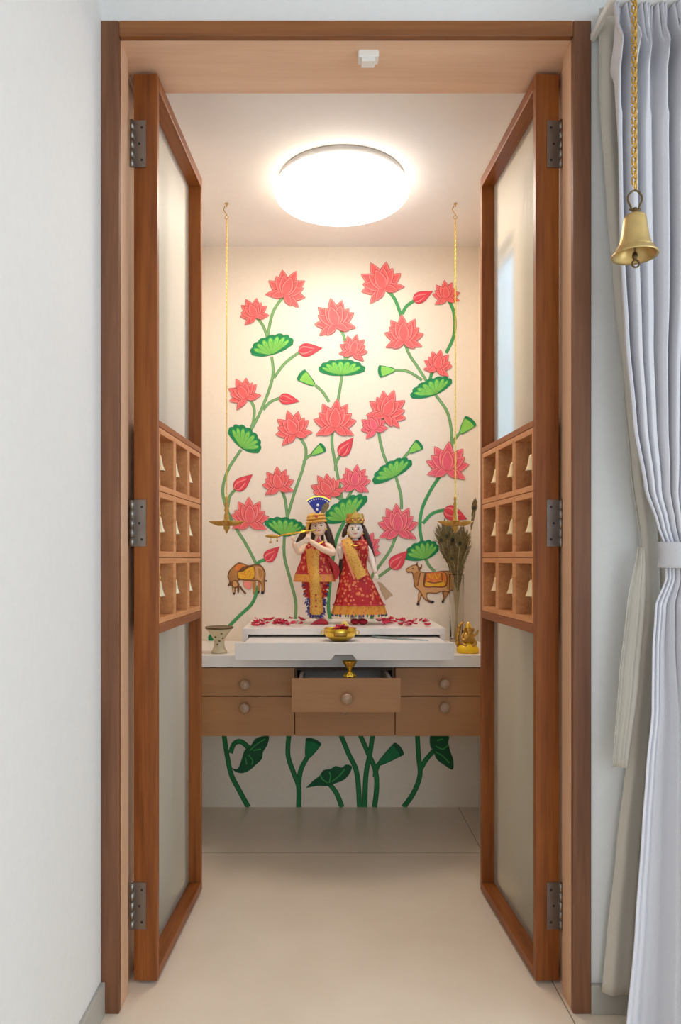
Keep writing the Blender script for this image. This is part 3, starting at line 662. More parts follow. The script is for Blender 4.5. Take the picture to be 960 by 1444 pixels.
cow(565, 780, [
    (1, [(265, 870), (285, 790), (300, 660), (370, 640), (345, 740), (318, 820), (315, 872), (285, 882)], 'p'), (2, [(290, 800), (312, 665), (352, 655), (330, 740), (306, 810)], 'p'),
    (1, [(690, 820), (715, 740), (700, 640), (820, 640), (800, 700), (745, 780), (725, 835), (700, 842)], 'p'), (0, [(712, 780), (735, 735), (730, 660), (805, 655), (785, 700), (735, 770)], 'p'),
    (1, [(80, 270), (130, 240), (190, 205), (250, 190), (270, 160), (290, 150), (285, 190), (310, 240), (335, 225), (340, 190), (358, 200), (355, 250), (330, 280), (330, 305), (400, 325), (560, 320), (700, 300), (850, 305), (900, 360), (905, 620), (830, 660), (700, 650), (600, 685), (470, 680), (440, 730), (480, 790), (560, 815), (545, 850), (470, 835), (380, 760), (340, 680), (290, 620), (230, 570), (215, 470), (190, 345), (150, 330), (105, 330)], 'p'),
    (2, [(95, 275), (140, 250), (195, 218), (255, 208), (285, 240), (290, 280), (318, 312), (400, 340), (560, 335), (700, 318), (840, 322), (885, 370), (890, 605), (820, 640), (700, 635), (600, 668), (455, 665), (425, 720), (450, 790), (390, 745), (350, 670), (300, 610), (245, 560), (230, 470), (205, 330), (150, 312), (110, 312)], 'p'),
    (0, [(215, 350), (300, 300), (320, 350), (300, 470), (275, 560), (245, 555), (228, 450)], 'p'), (1, [(330, 330), (305, 440), (285, 560)], 1.6), (0, [(750, 340), (860, 335), (885, 600), (800, 630), (770, 560)], 'p'),
    (1, [(400, 335), (745, 325), (770, 560), (560, 580), (385, 560)], 'p'), (4, [(430, 340), (735, 332), (750, 545), (560, 560), (400, 545)], 'p'), (3, [(440, 470), (560, 500), (700, 475), (740, 545), (560, 560), (405, 545)], 'p'),
    (1, [(440, 480), (560, 505), (700, 480)], 1.4), (3, [(470, 345), (520, 430), (570, 360), (620, 430), (660, 345)], 1.3), (1, [(690, 335), (700, 470)], 1.4), (1, [(430, 340), (395, 550)], 1.2),
    (6, [(190, 255), (210, 250), (212, 268), (194, 270)], 'p'), (6, [(500, 800), (560, 812), (548, 850), (505, 840)], 'p'), (6, [(270, 845), (312, 845), (312, 880), (270, 880)], 'p'), (6, [(692, 805), (725, 805), (722, 842), (694, 842)], 'p')])

# ================================================================== STATUES
def skin_into(mb, verts, edges, radii, mi=0, levels=2):
    """grow one continuous tapering body around a skeleton and add it to mb."""
    me = bpy.data.meshes.new('skeleton'); me.from_pydata([tuple(v) for v in verts], edges, [])
    ob = bpy.data.objects.new('skeleton', me); COL.objects.link(ob)
    sk = ob.modifiers.new('skin', 'SKIN'); sk.use_smooth_shade = True
    sv = me.skin_vertices[0].data if me.skin_vertices else None
    if sv is None:
        bm_l = me.attributes.new('skin', 'FLOAT', 'POINT')
    for i, r in enumerate(radii): sv[i].radius = (r, r) if not isinstance(r, tuple) else r; sv[i].use_root = (i == 0)
    ss = ob.modifiers.new('sub', 'SUBSURF'); ss.levels = levels; ss.render_levels = levels
    dg = bpy.context.evaluated_depsgraph_get(); dg.update()
    ev = ob.evaluated_get(dg); m2 = ev.to_mesh()
    mb.add([v.co.copy() for v in m2.vertices], [tuple(p.vertices) for p in m2.polygons], mi, True)
    ev.to_mesh_clear(); bpy.data.objects.remove(ob); bpy.data.meshes.remove(me)
try:
    _t = bpy.data.meshes.new('t'); _t.from_pydata([(0, 0, 0), (0, 0, 1)], [(0, 1)], []); HAS_SKIN = True
except Exception: HAS_SKIN = False
def grow(mb, chains, mi=0):
    """chains: list of lists of (point, radius); shared points weld. Falls back on tubes."""
    vs, rs, es, idx = [], [], [], {}
    for ch in chains:
        prev = None
        for p, r in ch:
            k = tuple(round(c, 5) for c in p)
            if k not in idx: idx[k] = len(vs); vs.append(Vector(p)); rs.append(r)
            if prev is not None: es.append((prev, idx[k]))
            prev = idx[k]
    import bmesh
    me = bpy.data.meshes.new('skeleton'); bm = bmesh.new()
    lay = bm.verts.layers.skin.verify()
    bv = []
    for i, v in enumerate(vs):
        q = bm.verts.new(v); q[lay].radius = (rs[i], rs[i]); q[lay].use_root = (i == 0); bv.append(q)
    for a, c in es: bm.edges.new((bv[a], bv[c]))
    bm.to_mesh(me); bm.free()
    ob = bpy.data.objects.new('skeleton', me); COL.objects.link(ob)
    sk = ob.modifiers.new('skin', 'SKIN'); sk.use_smooth_shade = True
    ss = ob.modifiers.new('sub', 'SUBSURF'); ss.levels = 2; ss.render_levels = 2
    dg = bpy.context.evaluated_depsgraph_get()
    ev = ob.evaluated_get(dg); m2 = ev.to_mesh()
    mb.add([v.co.copy() for v in m2.vertices], [tuple(p.vertices) for p in m2.polygons], mi, True)
    ev.to_mesh_clear(); bpy.data.objects.remove(ob); bpy.data.meshes.remove(me)
DS = 2.653; U = DS/F                      # statue depth, metres per photo pixel there
def S(x, y, dy=0.0): p = P(x, y, DS); p.y += dy*U; return p       # dy in px, - = towards the viewer
def rings(mb, rows, n=48, mi=0, fold=0.0, nf=10, close=True, mis=None, arc=None):
    """rows of (cx, y_px, rx, ry): cloth loft around the statue; fold deepens towards the last row."""
    R = []; k = len(rows)
    a0, a1 = arc if arc else (0, 2*pi)
    for i, (cx, y, rx, ry) in enumerate(rows):
        r = []
        for j in range(n+1):
            a = a0+(a1-a0)*j/n; q = 1+fold*(i/(k-1))*sin(nf*a)*(0.7+0.3*sin(3*a))
            r.append(S(cx+rx*q*cos(a), y, -ry*q*sin(a)))
        R.append(r)
    for i in range(k-1):
        mb.grid([R[i], R[i+1]], (mis[i] if mis else mi), True)
def strip(mb, pts, w, mi=0, n=8, w1=None, thick=0.6):
    """flat band of cloth along points given as (x, y, dy) px."""
    q = spline([Vector(p) for p in pts], n); k = len(q); w1 = w if w1 is None else w1; F_, B_ = [], []
    for i in range(k):
        t = (q[min(i+1, k-1)]-q[max(i-1, 0)]); t.z = 0; t.normalize(); nn = Vector((-t.y, t.x, 0)); ww = (w+(w1-w)*i/(k-1))/2
        row = [(q[i]+nn*ww*u, abs(u)) for u in (-1, -0.5, 0, 0.5, 1)]
        F_.append([S(p.x, p.y, p.z+a*a*ww*0.25) for p, a in row]); B_.append([S(p.x, p.y, p.z+a*a*ww*0.25+thick) for p, a in row])
    mb.grid(F_, mi); mb.grid([r[::-1] for r in B_], mi)
    edge = lambda a, c: mb.grid([a, c], mi)
    edge([r[0] for r in B_], [r[0] for r in F_]); edge([r[-1] for r in F_], [r[-1] for r in B_]); edge(F_[-1], B_[-1]); edge(B_[0], F_[0])
def hand(mb, wrist, direction, side, mi=0, curl=0.5):
    """palm and five bent fingers, a little shorter than the face."""
    w = Vector(wrist); d = Vector(direction).normalized(); sd = Vector(side).normalized(); nrm = d.cross(sd).normalized()
    pc_ = w+d*3.0*U
    R = Matrix((sd, nrm, d)).transposed()
    mb.ball(pc_, 2.5*U, 1.3*U, 3.4*U, 12, mi, R)
    for i, (o, L) in enumerate(((-1.8, 4.0), (-0.6, 4.8), (0.6, 4.6), (1.8, 3.6))):
        a = w+d*4.6*U+sd*o*U; bq = a+d*L*0.55*U+nrm*curl*0.8*U; c = bq+d*L*0.4*U*(1-curl*0.5)+nrm*curl*L*0.5*U
        mb.tube([a-d*1.5*U, a, bq, c], [0.72*U, 0.72*U, 0.62*U, 0.42*U], 8, mi)
    a = w+d*2.2*U-sd*2.2*U; mb.tube([a+sd*1.0*U, a-sd*0.6*U+d*1.2*U, a-sd*0.7*U+d*3.0*U+nrm*curl*U], [0.9*U, 0.75*U, 0.45*U], 8, mi)
def face(mb, c, rx, rz, tilt=0.0):
    """head with brow, eyes, nose, mouth and ears on the same mesh; c in px (x, y, dy)."""
    R = Matrix.Rotation(tilt, 3, 'Y'); C_ = S(*c); ry = rx*1.02
    V = lambda x, y, z: C_+R @ Vector((x*U, y*U, z*U))
    def on(x, z, lift=0.0):                       # point on the face surface
        q = 1-(x/rx)**2-(z/rz)**2; return V(x, -ry*math.sqrt(max(q, 0.02))-lift, z)
    mb.ball(C_, rx*U, ry*U, rz*U, 28, 0, R)
    mb.ball(V(0, -rx*0.18, -rz*0.62), rx*0.62*U, rx*0.7*U, rz*0.36*U, 18, 0, R)        # chin
    mb.tube([on(0, rz*0.12, -0.3), on(0, -rz*0.08, 0.5), on(0, -rz*0.22, 1.1)], [0.5*U, 0.8*U, 1.05*U], 10, 0)
    for s_ in (-1, 1):
        mb.ball(on(s_*rx*0.42, rz*0.05, -0.35), 2.2*U, 0.7*U, 0.95*U, 14, 4, R)
        mb.ball(on(s_*rx*0.42, rz*0.05, 0.1), 0.95*U, 0.5*U, 0.85*U, 12, 1, R)
        mb.tube([on(s_*rx*0.2, rz*0.05, 0.2), on(s_*rx*0.42, rz*0.14, 0.35), on(s_*rx*0.68, rz*0.05, 0.2)], 0.3*U, 6, 1)
        mb.tube([on(s_*rx*0.16, rz*0.24, 0.2), on(s_*rx*0.42, rz*0.31, 0.25), on(s_*rx*0.7, rz*0.22, 0.2)], [0.3*U, 0.42*U, 0.2*U], 6, 1)
        mb.ball(V(s_*rx*0.98, 0.6, -rz*0.05), 1.1*U, 1.3*U, 2.8*U, 12, 0, R)
        mb.ball(V(s_*rx*1.02, 0.0, -rz*0.38), 1.2*U, 1.0*U, 1.6*U, 10, 3, R)
    mb.tube([on(-rx*0.24, -rz*0.42, 0.1), on(-rx*0.08, -rz*0.45, 0.55), on(0, -rz*0.44, 0.5), on(rx*0.08, -rz*0.45, 0.55), on(rx*0.24, -rz*0.42, 0.1)], [0.2*U, 0.5*U, 0.5*U, 0.5*U, 0.2*U], 8, 2)
    mb.tube([on(0, rz*0.5, 0.15), on(0, rz*0.28, 0.15)], 0.42*U, 8, 2)
M_PEACH = plain('statue_peach', srgb(246, 212, 182), 0.35, var=0.02)
BODY = [M_SKIN, M_BLACK, M_LIP, M_GOLD, M_WHITE]

# ---- the flute player
fA = thing('deity_statue', 'painted statue in red and gold playing a flute under a blue fan crest', 'statue', S(446, 880))
b = MB()
rr = lambda r: r*U
grow(b, [[(S(446, 818), rr(9)), (S(446, 798), rr(8)), (S(447, 778), rr(10)), (S(448, 765), rr(5)), (S(449, 752), rr(4.4))],
         [(S(447, 778), rr(10)), (S(432, 771), rr(6)), (S(421, 783, -5), rr(5)), (S(414, 766, -13), rr(3.2))],
         [(S(447, 778), rr(10)), (S(463, 771), rr(6.4)), (S(471, 783, -10), rr(5.2)), (S(453, 776, -18), rr(4.6)), (S(436, 764, -20), rr(3.2))],
         [(S(446, 818), rr(9)), (S(440, 832), rr(5.5)), (S(443, 852, -3), rr(4.2)), (S(447, 870, -3), rr(3.0)), (S(449, 877, -7), rr(2.6))],
         [(S(446, 818), rr(9)), (S(453, 832), rr(5.5)), (S(451, 852, -1), rr(4.2)), (S(453, 870, -1), rr(3.0)), (S(457, 877, -5), rr(2.6))]])
face(b, (449, 745, -3), 10.5, 13, math.radians(-8))
hand(b, S(415, 766, -13), S(411, 752, -17)-S(415, 766, -13), (1, 0.1, 0), 0, 0.8)
hand(b, S(436, 764, -20), S(433, 748, -22)-S(436, 764, -20), (1, 0.1, 0), 0, 0.7)
b.build('figure', [M_PEACH]+BODY[1:], fA)
b = MB()
b.ball(S(447, 742, 4), 12.5*U, 9*U, 14*U, 24)
b.tube([S(456, 738, 2), S(462, 752, 2), S(466, 764, 0), S(472, 775, 0)], [4*U, 5.5*U, 5*U, 1.5*U], 12)
b.tube([S(438, 742, 2), S(430, 752, 2), S(424, 760, 1), S(417, 767, 0)], [4*U, 5*U, 4*U, 1*U], 12)
b.tube([S(447, 750, 8), S(448, 775, 10), S(449, 800, 11)], [9*U, 10*U, 5*U], 14)
b.build('hair', M_HAIR, fA)
b = MB()
R8 = Matrix.Rotation(math.radians(8), 3, 'Y')
b.ball(S(446, 733, -2), 13.5*U, 12.5*U, 7.5*U, 28, 0, R8)
for i in range(3):
    z = 738-i*4.5
    b.tube([S(446+(13.8-i*1.2)*cos(a), z-cos(a)*1.6, -2-(13-i)*sin(a)) for a in [2*pi*k/28 for k in range(28)]], 1.7*U, 8, 0, closed=True)
b.tube([S(436, 738, -8), S(433, 748, -9), S(434, 756, -9)], [2.4*U, 2*U, 1.2*U], 10)
b.ball(S(446, 731, -14.5), 2.4*U, 1.2*U, 2.4*U, 12, 1)
tb = b.build('turban', [M_GOLDP, M_LIP], fA)
b = MB()
def fanpts(r, n=18): return [(446+3+r*sin(math.radians(-42+84*i/n))*1.0, 727-r*cos(math.radians(-42+84*i/n))) for i in range(n+1)]
def slab(pts, d0, d1, mi):
    k = len(pts); b.add([S(x, y, d0) for x, y in pts]+[S(x, y, d1) for x, y in pts], [tuple(range(k))[::-1], tuple(range(k, 2*k))]+[(i, (i+1) % k, (i+1) % k+k, i+k) for i in range(k)], mi)
slab([(447, 728)]+fanpts(25.5), -6.2, -3, 1); slab([(447, 728)]+fanpts(23.5), -7.2, -4, 0)
for i in range(9):
    a = math.radians(-36+72*i/8); b.ball(S(449+20.8*sin(a), 727-20.8*cos(a), -7.4), 0.9*U, 0.5*U, 0.9*U, 8, 2)
b.ball(S(448, 715, -7.6), 1.9*U, 0.8*U, 2.0*U, 10, 2); b.ball(S(447, 721, -7.8), 1.7*U, 0.8*U, 1.8*U, 10, 2)
lf = spline([(452, 728), (453, 721), (456, 714), (462, 711), (464, 716), (461, 722), (456, 727)], 5)
slab([(v.x, v.y) for v in lf], -9, -6.8, 3)
b.build('crest', [M_BLUE, M_GOLD, M_WHITE, M_FEATH], tb)
b = MB()
rings(b, [(447, 766, 12, 7), (446, 772, 19, 9.5), (445, 782, 19.5, 11.5), (444, 794, 20.5, 12.5), (444, 803, 24.5, 15), (444, 811, 27, 17), (443, 822, 29, 18.5)], 72, fold=0.055, nf=13, mis=[0, 0, 0, 0, 0, 1, 2][:6] )
rings(b, [(443, 822, 29, 18.5), (443, 821, 26, 16), (444, 806, 20, 12)], 72, mis=[2, 2])
b.tube([S(444+27.5*cos(a), 810.5, -17.3*sin(a)) for a in [2*pi*k/40 for k in range(40)]], 0.8*U, 6, 3, closed=True)
rings(b, [(443, 811.5, 27.6, 17.4), (443, 821.8, 29.5, 18.9)], 72, mi=2)
b.build('tunic', [M_REDG, M_PINKB, M_ORANGEP, M_REDS], fA)
b = MB()
for q in range(5):
    strip(b, [(463+q*1.5, 788+q*2, -10+q), (470+q, 800, -9+q), (474+q*0.8, 818-q*2, -8+q)], 5)
b.build('side_drape', M_REDS, fA)
b = MB()
rings(b, [(445, 815, 20, 12), (445, 830, 19, 11), (445, 845, 15, 10), (445.5, 858, 13, 9), (446, 868, 11, 8), (446, 873, 9, 7)], 60, fold=0.06, nf=15, mis=[0, 0, 1, 1, 1])
k = 0
for sx_ in (-1, 1):
    for y in range(826, 872, 6):
        w = 19-(y-826)*0.17; x = 445+sx_*w*0.86
        slab([(x-2.3, y), (x+2.3, y), (x+sx_*3.4, y+4)], -8, -6.5, 2 if (y//6) % 2 else 3)
b.build('dhoti', [M_REDG, M_BORD, M_NAVY, M_WHITE], fA)
b = MB()
strip(b, [(437, 776, -12), (439, 796, -14), (442, 815, -19.5), (445, 832, -18), (446, 850, -13.5), (446, 866, -12)], 10, 1, w1=19)
strip(b, [(446, 778, -12), (445, 798, -15), (445, 818, -20.6), (445, 835, -18.6), (446, 852, -14.4), (446, 868, -13)], 8, 0, w1=13)
for y in (840, 848, 856): b.ball(S(445.5, y, -14.5-(856-y)*0.24), 1.3*U, 0.6*U, 1.6*U, 8, 2)
k = 0
for i in range(9):
    a = pi*i/8; slab([(446+10.5*cos(a)-1.8, 864+6*sin(a)), (446+10.5*cos(a)+1.8, 864+6*sin(a)), (446+14*cos(a), 866+8.5*sin(a))], -13, -11.8, 3)
b.build('stole', [M_GOLDP, M_ORANGEP, M_REDS, M_NAVY], fA)
b = MB(); b.tube([S(397, 757.5, -19), S(425, 753, -20.5), S(446, 749.5, -17)], 1.25*U, 10)
for t in (0.2, 0.35, 0.6): b.tube([S(397+49*t-0.8, 757.5-8*t, -19), S(397+49*t+0.8, 757.3-8*t, -19)], 1.6*U, 10)
b.ball(S(386, 758.5, -18.5), 11*U, 2*U, 2.4*U, 14, 1)
b.tube([S(383, 760, -18.5), S(383, 765, -18.5)], 0.5*U, 6); b.ball(S(383, 767, -18.5), 2.6*U, 1.4*U, 1.5*U, 10, 1)
b.tube([S(392, 760, -18.5), S(392, 763, -18.5)], 0.5*U, 6); b.ball(S(392, 765, -18.5), 1.2*U, 1.2*U, 1.8*U, 10, 1)
b.tube([S(396, 758, -19), S(390, 759, -18.7)], 1.0*U, 8)
b.build('flute', [M_GOLD, M_AGED], fA)
b = MB(); b.tube([S(449+7*cos(a), 764+5*sin(a), -8-5*abs(sin(a))) for a in [pi*k/14 for k in range(15)]], 0.9*U, 8, 1)
slab([(445, 768), (449, 758), (453, 768), (449, 773)], -12.5, -10.5, 0); b.build('necklace', [M_LIP, M_GOLD], fA)
b = MB()
for x0 in (446, 455): b.ball(S(x0+1.5, 879.2, -7), 6.5*U, 7*U, 2.6*U, 16)
slab([(438, 881.5), (444, 877), (452, 873.5), (460, 875), (463, 881.5)], -13, -4, 0)
b.build('shoe', M_CRIM, fA)

fA.location.z += 0.0052
# ---- the companion
fB = thing('deity_statue', 'painted statue in a long red skirt wearing a gold crown and sash', 'statue', S(503, 882))
b = MB()
grow(b, [[(S(501, 815), rr(9)), (S(501, 796), rr(7.5)), (S(501, 780), rr(9.5)), (S(501, 768), rr(4.6)), (S(500, 757), rr(4.2))],
         [(S(501, 780), rr(9.5)), (S(486, 772), rr(6)), (S(480, 790, 3), rr(5.0)), (S(479, 772, -4), rr(3.6))],
         [(S(501, 780), rr(9.5)), (S(517, 773), rr(6)), (S(524, 792, -2), rr(4.8)), (S(529, 811, -8), rr(3.2))],
         [(S(501, 815), rr(9)), (S(496, 840), rr(6)), (S(496, 862), rr(4.5)), (S(497, 879, -3), rr(3))], [(S(501, 815), rr(9)), (S(507, 840), rr(6)), (S(508, 862), rr(4.5)), (S(508, 879, -3), rr(3))]])
face(b, (500.5, 750, -3), 10.5, 12.5, 0.0)
hand(b, S(479, 772, -4), S(478, 760, -6)-S(479, 772, -4), (1, 0, 0), 0, 0.25)
hand(b, S(528, 811, -8), S(534, 824, -11)-S(528, 811, -8), (1, 0, 0.4), 0, 0.4)
b.build('figure', BODY, fB)
b = MB(); b.ball(S(500.5, 746, 5), 13*U, 9.5*U, 14*U, 24)
b.tube([S(490, 744, 2), S(486, 754, 2), S(483, 760, 2)], [3.5*U, 4*U, 1.5*U], 12)
b.tube([S(511, 744, 2), S(516, 757, 2), S(521, 772, 2), S(527, 790, 5), S(530, 804, 6)], [3.5*U, 4.5*U, 4.5*U, 2.6*U, 0.8*U], 12)
b.tube([S(494, 770, 9), S(485, 790, 8), S(481, 806, 7), S(480, 822, 7)], [6*U, 6.5*U, 4.5*U, 1.6*U], 14)
b.tube([S(500, 752, 9), S(502, 775, 10), S(504, 800, 10)], [9*U, 10*U, 6*U], 14); b.build('hair', M_HAIR, fB)
b = MB(); n = 48; R_ = []
for i, (r, y) in enumerate(((12.2, 741), (12.8, 739), (12.2, 737), (12.6, 732), (11.5, 728.5))):
    R_.append([S(500.5+r*cos(2*pi*j/n), y-(1.8*abs(sin(4*2*pi*j/n/1)) if i >= 3 else 0)-(5.5*max(0, cos(2*pi*j/n-1.5*pi+0))**10 if i >= 3 else 0)*0, -2-r*0.95*sin(2*pi*j/n)) for j in range(n+1)])
b.grid(R_, 0); b.grid([[p.copy() for p in R_[-1]], [S(500.5, 728, -2)]*(n+1)], 0)
slab([(494, 733), (497, 728), (499.4, 724), (500.5, 719.5), (501.6, 724), (504, 728), (507, 733)], -15, -13, 0)
for j in range(11): a = pi*j/10; b.ball(S(500.5+12.8*cos(a), 736, -2-12.3*sin(a)), 1.2*U, 1.0*U, 1.5*U, 8, 1 if j % 2 else 2)
b.build('crown', [M_AGED, M_LIP, M_GOLD], fB)
b = MB(); rings(b, [(501, 765, 11, 7), (501, 771, 17.5, 9.5), (501, 782, 17.5, 11.5), (500, 795, 16.5, 11), (500, 806, 17, 11.5)], 56, fold=0.03, nf=11, mi=0)
b.build('blouse', M_REDG, fB)
b = MB(); rows = [(500, 803, 17, 11.5), (501, 815, 21, 14), (503, 832, 27, 17.5), (505, 846, 31, 20.5), (506, 855, 34, 22.5), (506, 868, 37.5, 24.5)]
rings(b, rows, 120, fold=0.085, nf=17, mis=[0, 0, 0, 0, 1]); rings(b, [(506, 868, 37.5, 24.5), (506, 867, 33, 21), (504, 840, 26, 16)], 60, mis=[1, 1])
for j in range(44):
    a = 2*pi*j/44; q = 1+0.085*sin(17*a)*(0.7+0.3*sin(3*a)); b.ball(S(506+37.6*q*cos(a), 869, -24.6*q*sin(a)), 1.2*U, 1.2*U, 2.0*U, 6, 2 if j % 3 else 3)
b.tube([S(506+34.6*(1+0.07*sin(17*a))*cos(a), 855, -22.9*(1+0.07*sin(17*a))*sin(a)) for a in [2*pi*k/120 for k in range(120)]], 0.8*U, 6, 4, closed=True)
b.build('skirt', [M_REDG, M_ORANGEP, M_NAVY, M_GDARK, M_REDS], fB)
b = MB(); strip(b, [(487, 762, -6), (491, 772, -12), (497, 788, -15.5), (503, 803, -15.5), (510, 816, -17)], 14, 0, w1=16)
strip(b, [(482.5, 768, -8), (486, 782, -12.5), (492, 800, -14), (499, 819, -17.5)], 3, 1, w1=3)
b.build('sash', [M_GOLDP, M_PINKB], fB)
b = MB(); b.ball(S(511, 775, -8), 8*U, 6*U, 12.5*U, 20, 0, Matrix.Rotation(math.radians(-14), 3, 'Y'))
for q in range(4): strip(b, [(505+q*3.4, 764, -12+q), (508+q*3, 776, -14.5+q*1.4), (510+q*2.2, 788, -13+q*1.5)], 3.0)
b.build('shoulder_drape', M_REDG, fB)
b = MB(); slab([(531, 822), (537, 824), (553, 841), (548, 844), (543, 848), (537, 838)], -12, -10.5, 0); slab([(532, 823), (537, 826), (545, 846), (542, 848)], -13, -12, 0)
b.build('hand_fan', M_TAN, fB)
b = MB(); b.tube([S(500.5+8*cos(a), 767+5*sin(a), -7-6*abs(sin(a))) for a in [pi*k/14 for k in range(15)]], 0.8*U, 8); b.ball(S(500.5, 774, -13), 1.8*U, U, 2.2*U, 10, 1)
b.build('necklace', [M_GOLD, M_LIP], fB)
b = MB(); b.ball(S(500, 878, -10), 6.5*U, 8*U, 4.2*U, 16); b.ball(S(511, 878, -10), 7*U, 8*U, 4.2*U, 16); b.build('shoe', M_CRIM, fB)

fB.location.z += 0.0062
# ================================================================== OFFERINGS
def rose(name, label, cat, c, r, mat):
    root = thing(name, label, cat, c); b = MB(); C_ = Vector(c)
    for ring, (n, rr_, h, tl) in enumerate(((5, 0.9, 0.25, 0.9), (5, 0.62, 0.55, 0.55), (3, 0.3, 0.8, 0.2))):
        for k in range(n):
            a = 2*pi*(k+ring*0.4)/n; R = Matrix.Rotation(a, 3, 'Z') @ Matrix.Rotation(tl, 3, 'Y')
            b.ball(C_+Vector((rr_*r*0.6*cos(a), rr_*r*0.6*sin(a), r*h)), 0.16*r, 0.52*r, 0.5*r, 12, 0, R)
    b.ball(C_+Vector((0, 0, r*0.6)), 0.3*r, 0.3*r, 0.5*r, 12)
    b.build('blossom', mat, root); return root
rose('flower', 'pale yellow flower head at the feet of the crowned statue', 'flower', tuple(Vector((PX(486, 2.56), 2.56, zp))), 0.016, M_YFLOW)
def petal_mesh(seed, mat):
    rnd = random.Random(seed); b = MB(); rows = []
    for i in range(7):
        v = i/6; row = []
        for j in range(7):
            u = j/6*2-1; w = 0.0088*(sin(pi*min(1, 0.12+0.82*v)))**0.6
            row.append(Vector((u*w, (v-0.5)*0.021, 0.0045*u*u+0.003*(v-0.5)**2*4*rnd.uniform(0.6, 1.4)+0.0012)))
        rows.append(row)
    b.grid(rows); return b.build('rose_petal', mat, solid=0.0006)
kinds = [petal_mesh(1, M_PETAL), petal_mesh(2, M_PETAL), petal_mesh(3, M_PETAL), petal_mesh(4, M_PETALP)]
used = [False]*4; rnd = random.Random(11)
for side, (xa, xb), lab in (('l', (356, 426), 'loose rose petal in the scatter on the platform beside the flute player'), ('r', (534, 606), 'loose rose petal in the scatter on the platform beside the red skirt')):
    for i in range(44):
        x = rnd.uniform(xa, xb); d = rnd.uniform(2.56, 2.81); k = rnd.choice((0, 0, 1, 1, 2, 2, 3))
        o = kinds[k] if not used[k] else kinds[k].copy()
        if used[k]: COL.objects.link(o)
        used[k] = True
        o.location = (PX(x, 2.66), d, zp+0.0006+(i % 3)*0.003); o.rotation_euler = (rnd.uniform(-0.25, 0.25)*(i % 3), rnd.uniform(-0.25, 0.25)*(i % 3), rnd.uniform(0, 6.3))
        tag(o, lab, 'petal', 'rose petals beside the flute player' if side == 'l' else 'rose petals beside the red skirt')
# brass bowl
DB = 2.392; UB = DB/F; zb_ = zt_
bc = Vector((PX(479.5, DB), DB, zb_))
bowl = thing('brass_bowl', 'shiny brass offering bowl with two small handles on the white tray', 'bowl', bc)
b = MB(); b.lathe([(0.0, 0.0005), (10*UB, 0.0005), (13*UB, 0.003), (19*UB, 0.012), (22.5*UB, 0.024), (23*UB, 0.034), (22*UB, 0.040), (23.4*UB, 0.0425), (22.4*UB, 0.043), (21*UB, 0.040), (21.5*UB, 0.034), (18*UB, 0.016), (0.0, 0.010)], 48, bc)
b.build('bowl_body', M_GOLD, bowl)
for sx_ in (-1, 1):
    b = MB(); b.tube([bc+Vector((sx_*(22.5*UB+0.0065*(1+cos(a))-0.003), 0, 0.028+0.007*sin(a))) for a in [2*pi*k/14 for k in range(14)]], 0.0018, 8, closed=True); b.build('handle', M_GOLD, bowl)
b = MB(); k = 12; rows = [[bc+Vector((20.6*UB*sin(a)*q, -20.9*UB*cos(a)*q-0.003, z)) for a in [math.radians(-26+52*i/k) for i in range(k+1)]] for z, q in ((0.019, 0.97), (0.032, 1.06))]
b.grid(rows); b.build('front_plate', M_AGED, bowl, solid=0.002)
for i in range(16):
    k = rnd.choice((0, 1, 2)); o = kinds[k].copy(); COL.objects.link(o)
    a = rnd.uniform(0, 6.3); q = rnd.uniform(0, 0.026); o.location = bc+Vector((q*cos(a)+0.006, q*sin(a), 0.034+0.005*(i % 3))); o.rotation_euler = (rnd.uniform(-0.7, 0.7), rnd.uniform(-0.7, 0.7), rnd.uniform(0, 6.3))
    tag(o, 'loose rose petal heaped inside the brass offering bowl', 'petal', 'rose petals in the brass bowl')
# slim blade-like strip on the tray, purpose unknown
b = MB(); a0 = Vector((PX(525, 2.485), 2.485, zt_)); a1 = Vector((PX(604, 2.385), 2.385, zt_)); dv = (a1-a0); t_ = dv.normalized(); nn = Vector((-t_.y, t_.x, 0)); rowt, rowb = [], []
for i in range(25):
    u = i/24; c = a0+dv*u; w = 0.014*min(1, 0.25+u*6)*(1-0.75*max(0, u-0.35)/0.65); h = 0.0065*(1-0.6*u)
    rowt.append([c-nn*w+Vector((0, 0, 0.0008)), c-nn*w*0.5+Vector((0, 0, h)), c+nn*w*0.5+Vector((0, 0, h)), c+nn*w+Vector((0, 0, 0.0008))])
b.grid(rowt, 0, False); b.grid([[r[3], r[0]] for r in rowt]); b.add(rowt[0], [(0, 1, 2, 3)]); b.add(rowt[-1], [(3, 2, 1, 0)])
o = b.build('flat_stick', M_TEALB); tag(o, 'slim grey-teal tapered strip lying on the white tray', 'stick')
# goblet pot on the left of the counter
DV = 2.504; UV = DV/F; vc = Vector((PX(309, DV), DV, ztop))
pot = thing('goblet_pot', 'cream footed goblet pot with a dark rim at the left end of the countertop', 'pot', vc)
h = lambda y: (920.5-y)*UV
b = MB(); b.lathe([(0, 0.0003), (11.5*UV, 0.0003), (11.5*UV, h(918.5)), (9.5*UV, h(916)), (7.6*UV, h(911)), (7.0*UV, h(905)), (8.6*UV, h(900)), (12*UV, h(895)), (16.5*UV, h(889)), (19.4*UV, h(885.8)), (18.6*UV, h(885.6)), (11*UV, h(894)), (6*UV, h(900)), (0, h(901))], 48, vc); b.build('pot_body', M_CERAM, pot)
b = MB(); b.lathe([(18.4*UV, h(886.2)), (19.6*UV, h(886)), (20.2*UV, h(884.6)), (19.4*UV, h(883.6)), (18.2*UV, h(884))], 48, vc); b.build('pot_rim', M_BRONZE, pot)
b = MB()
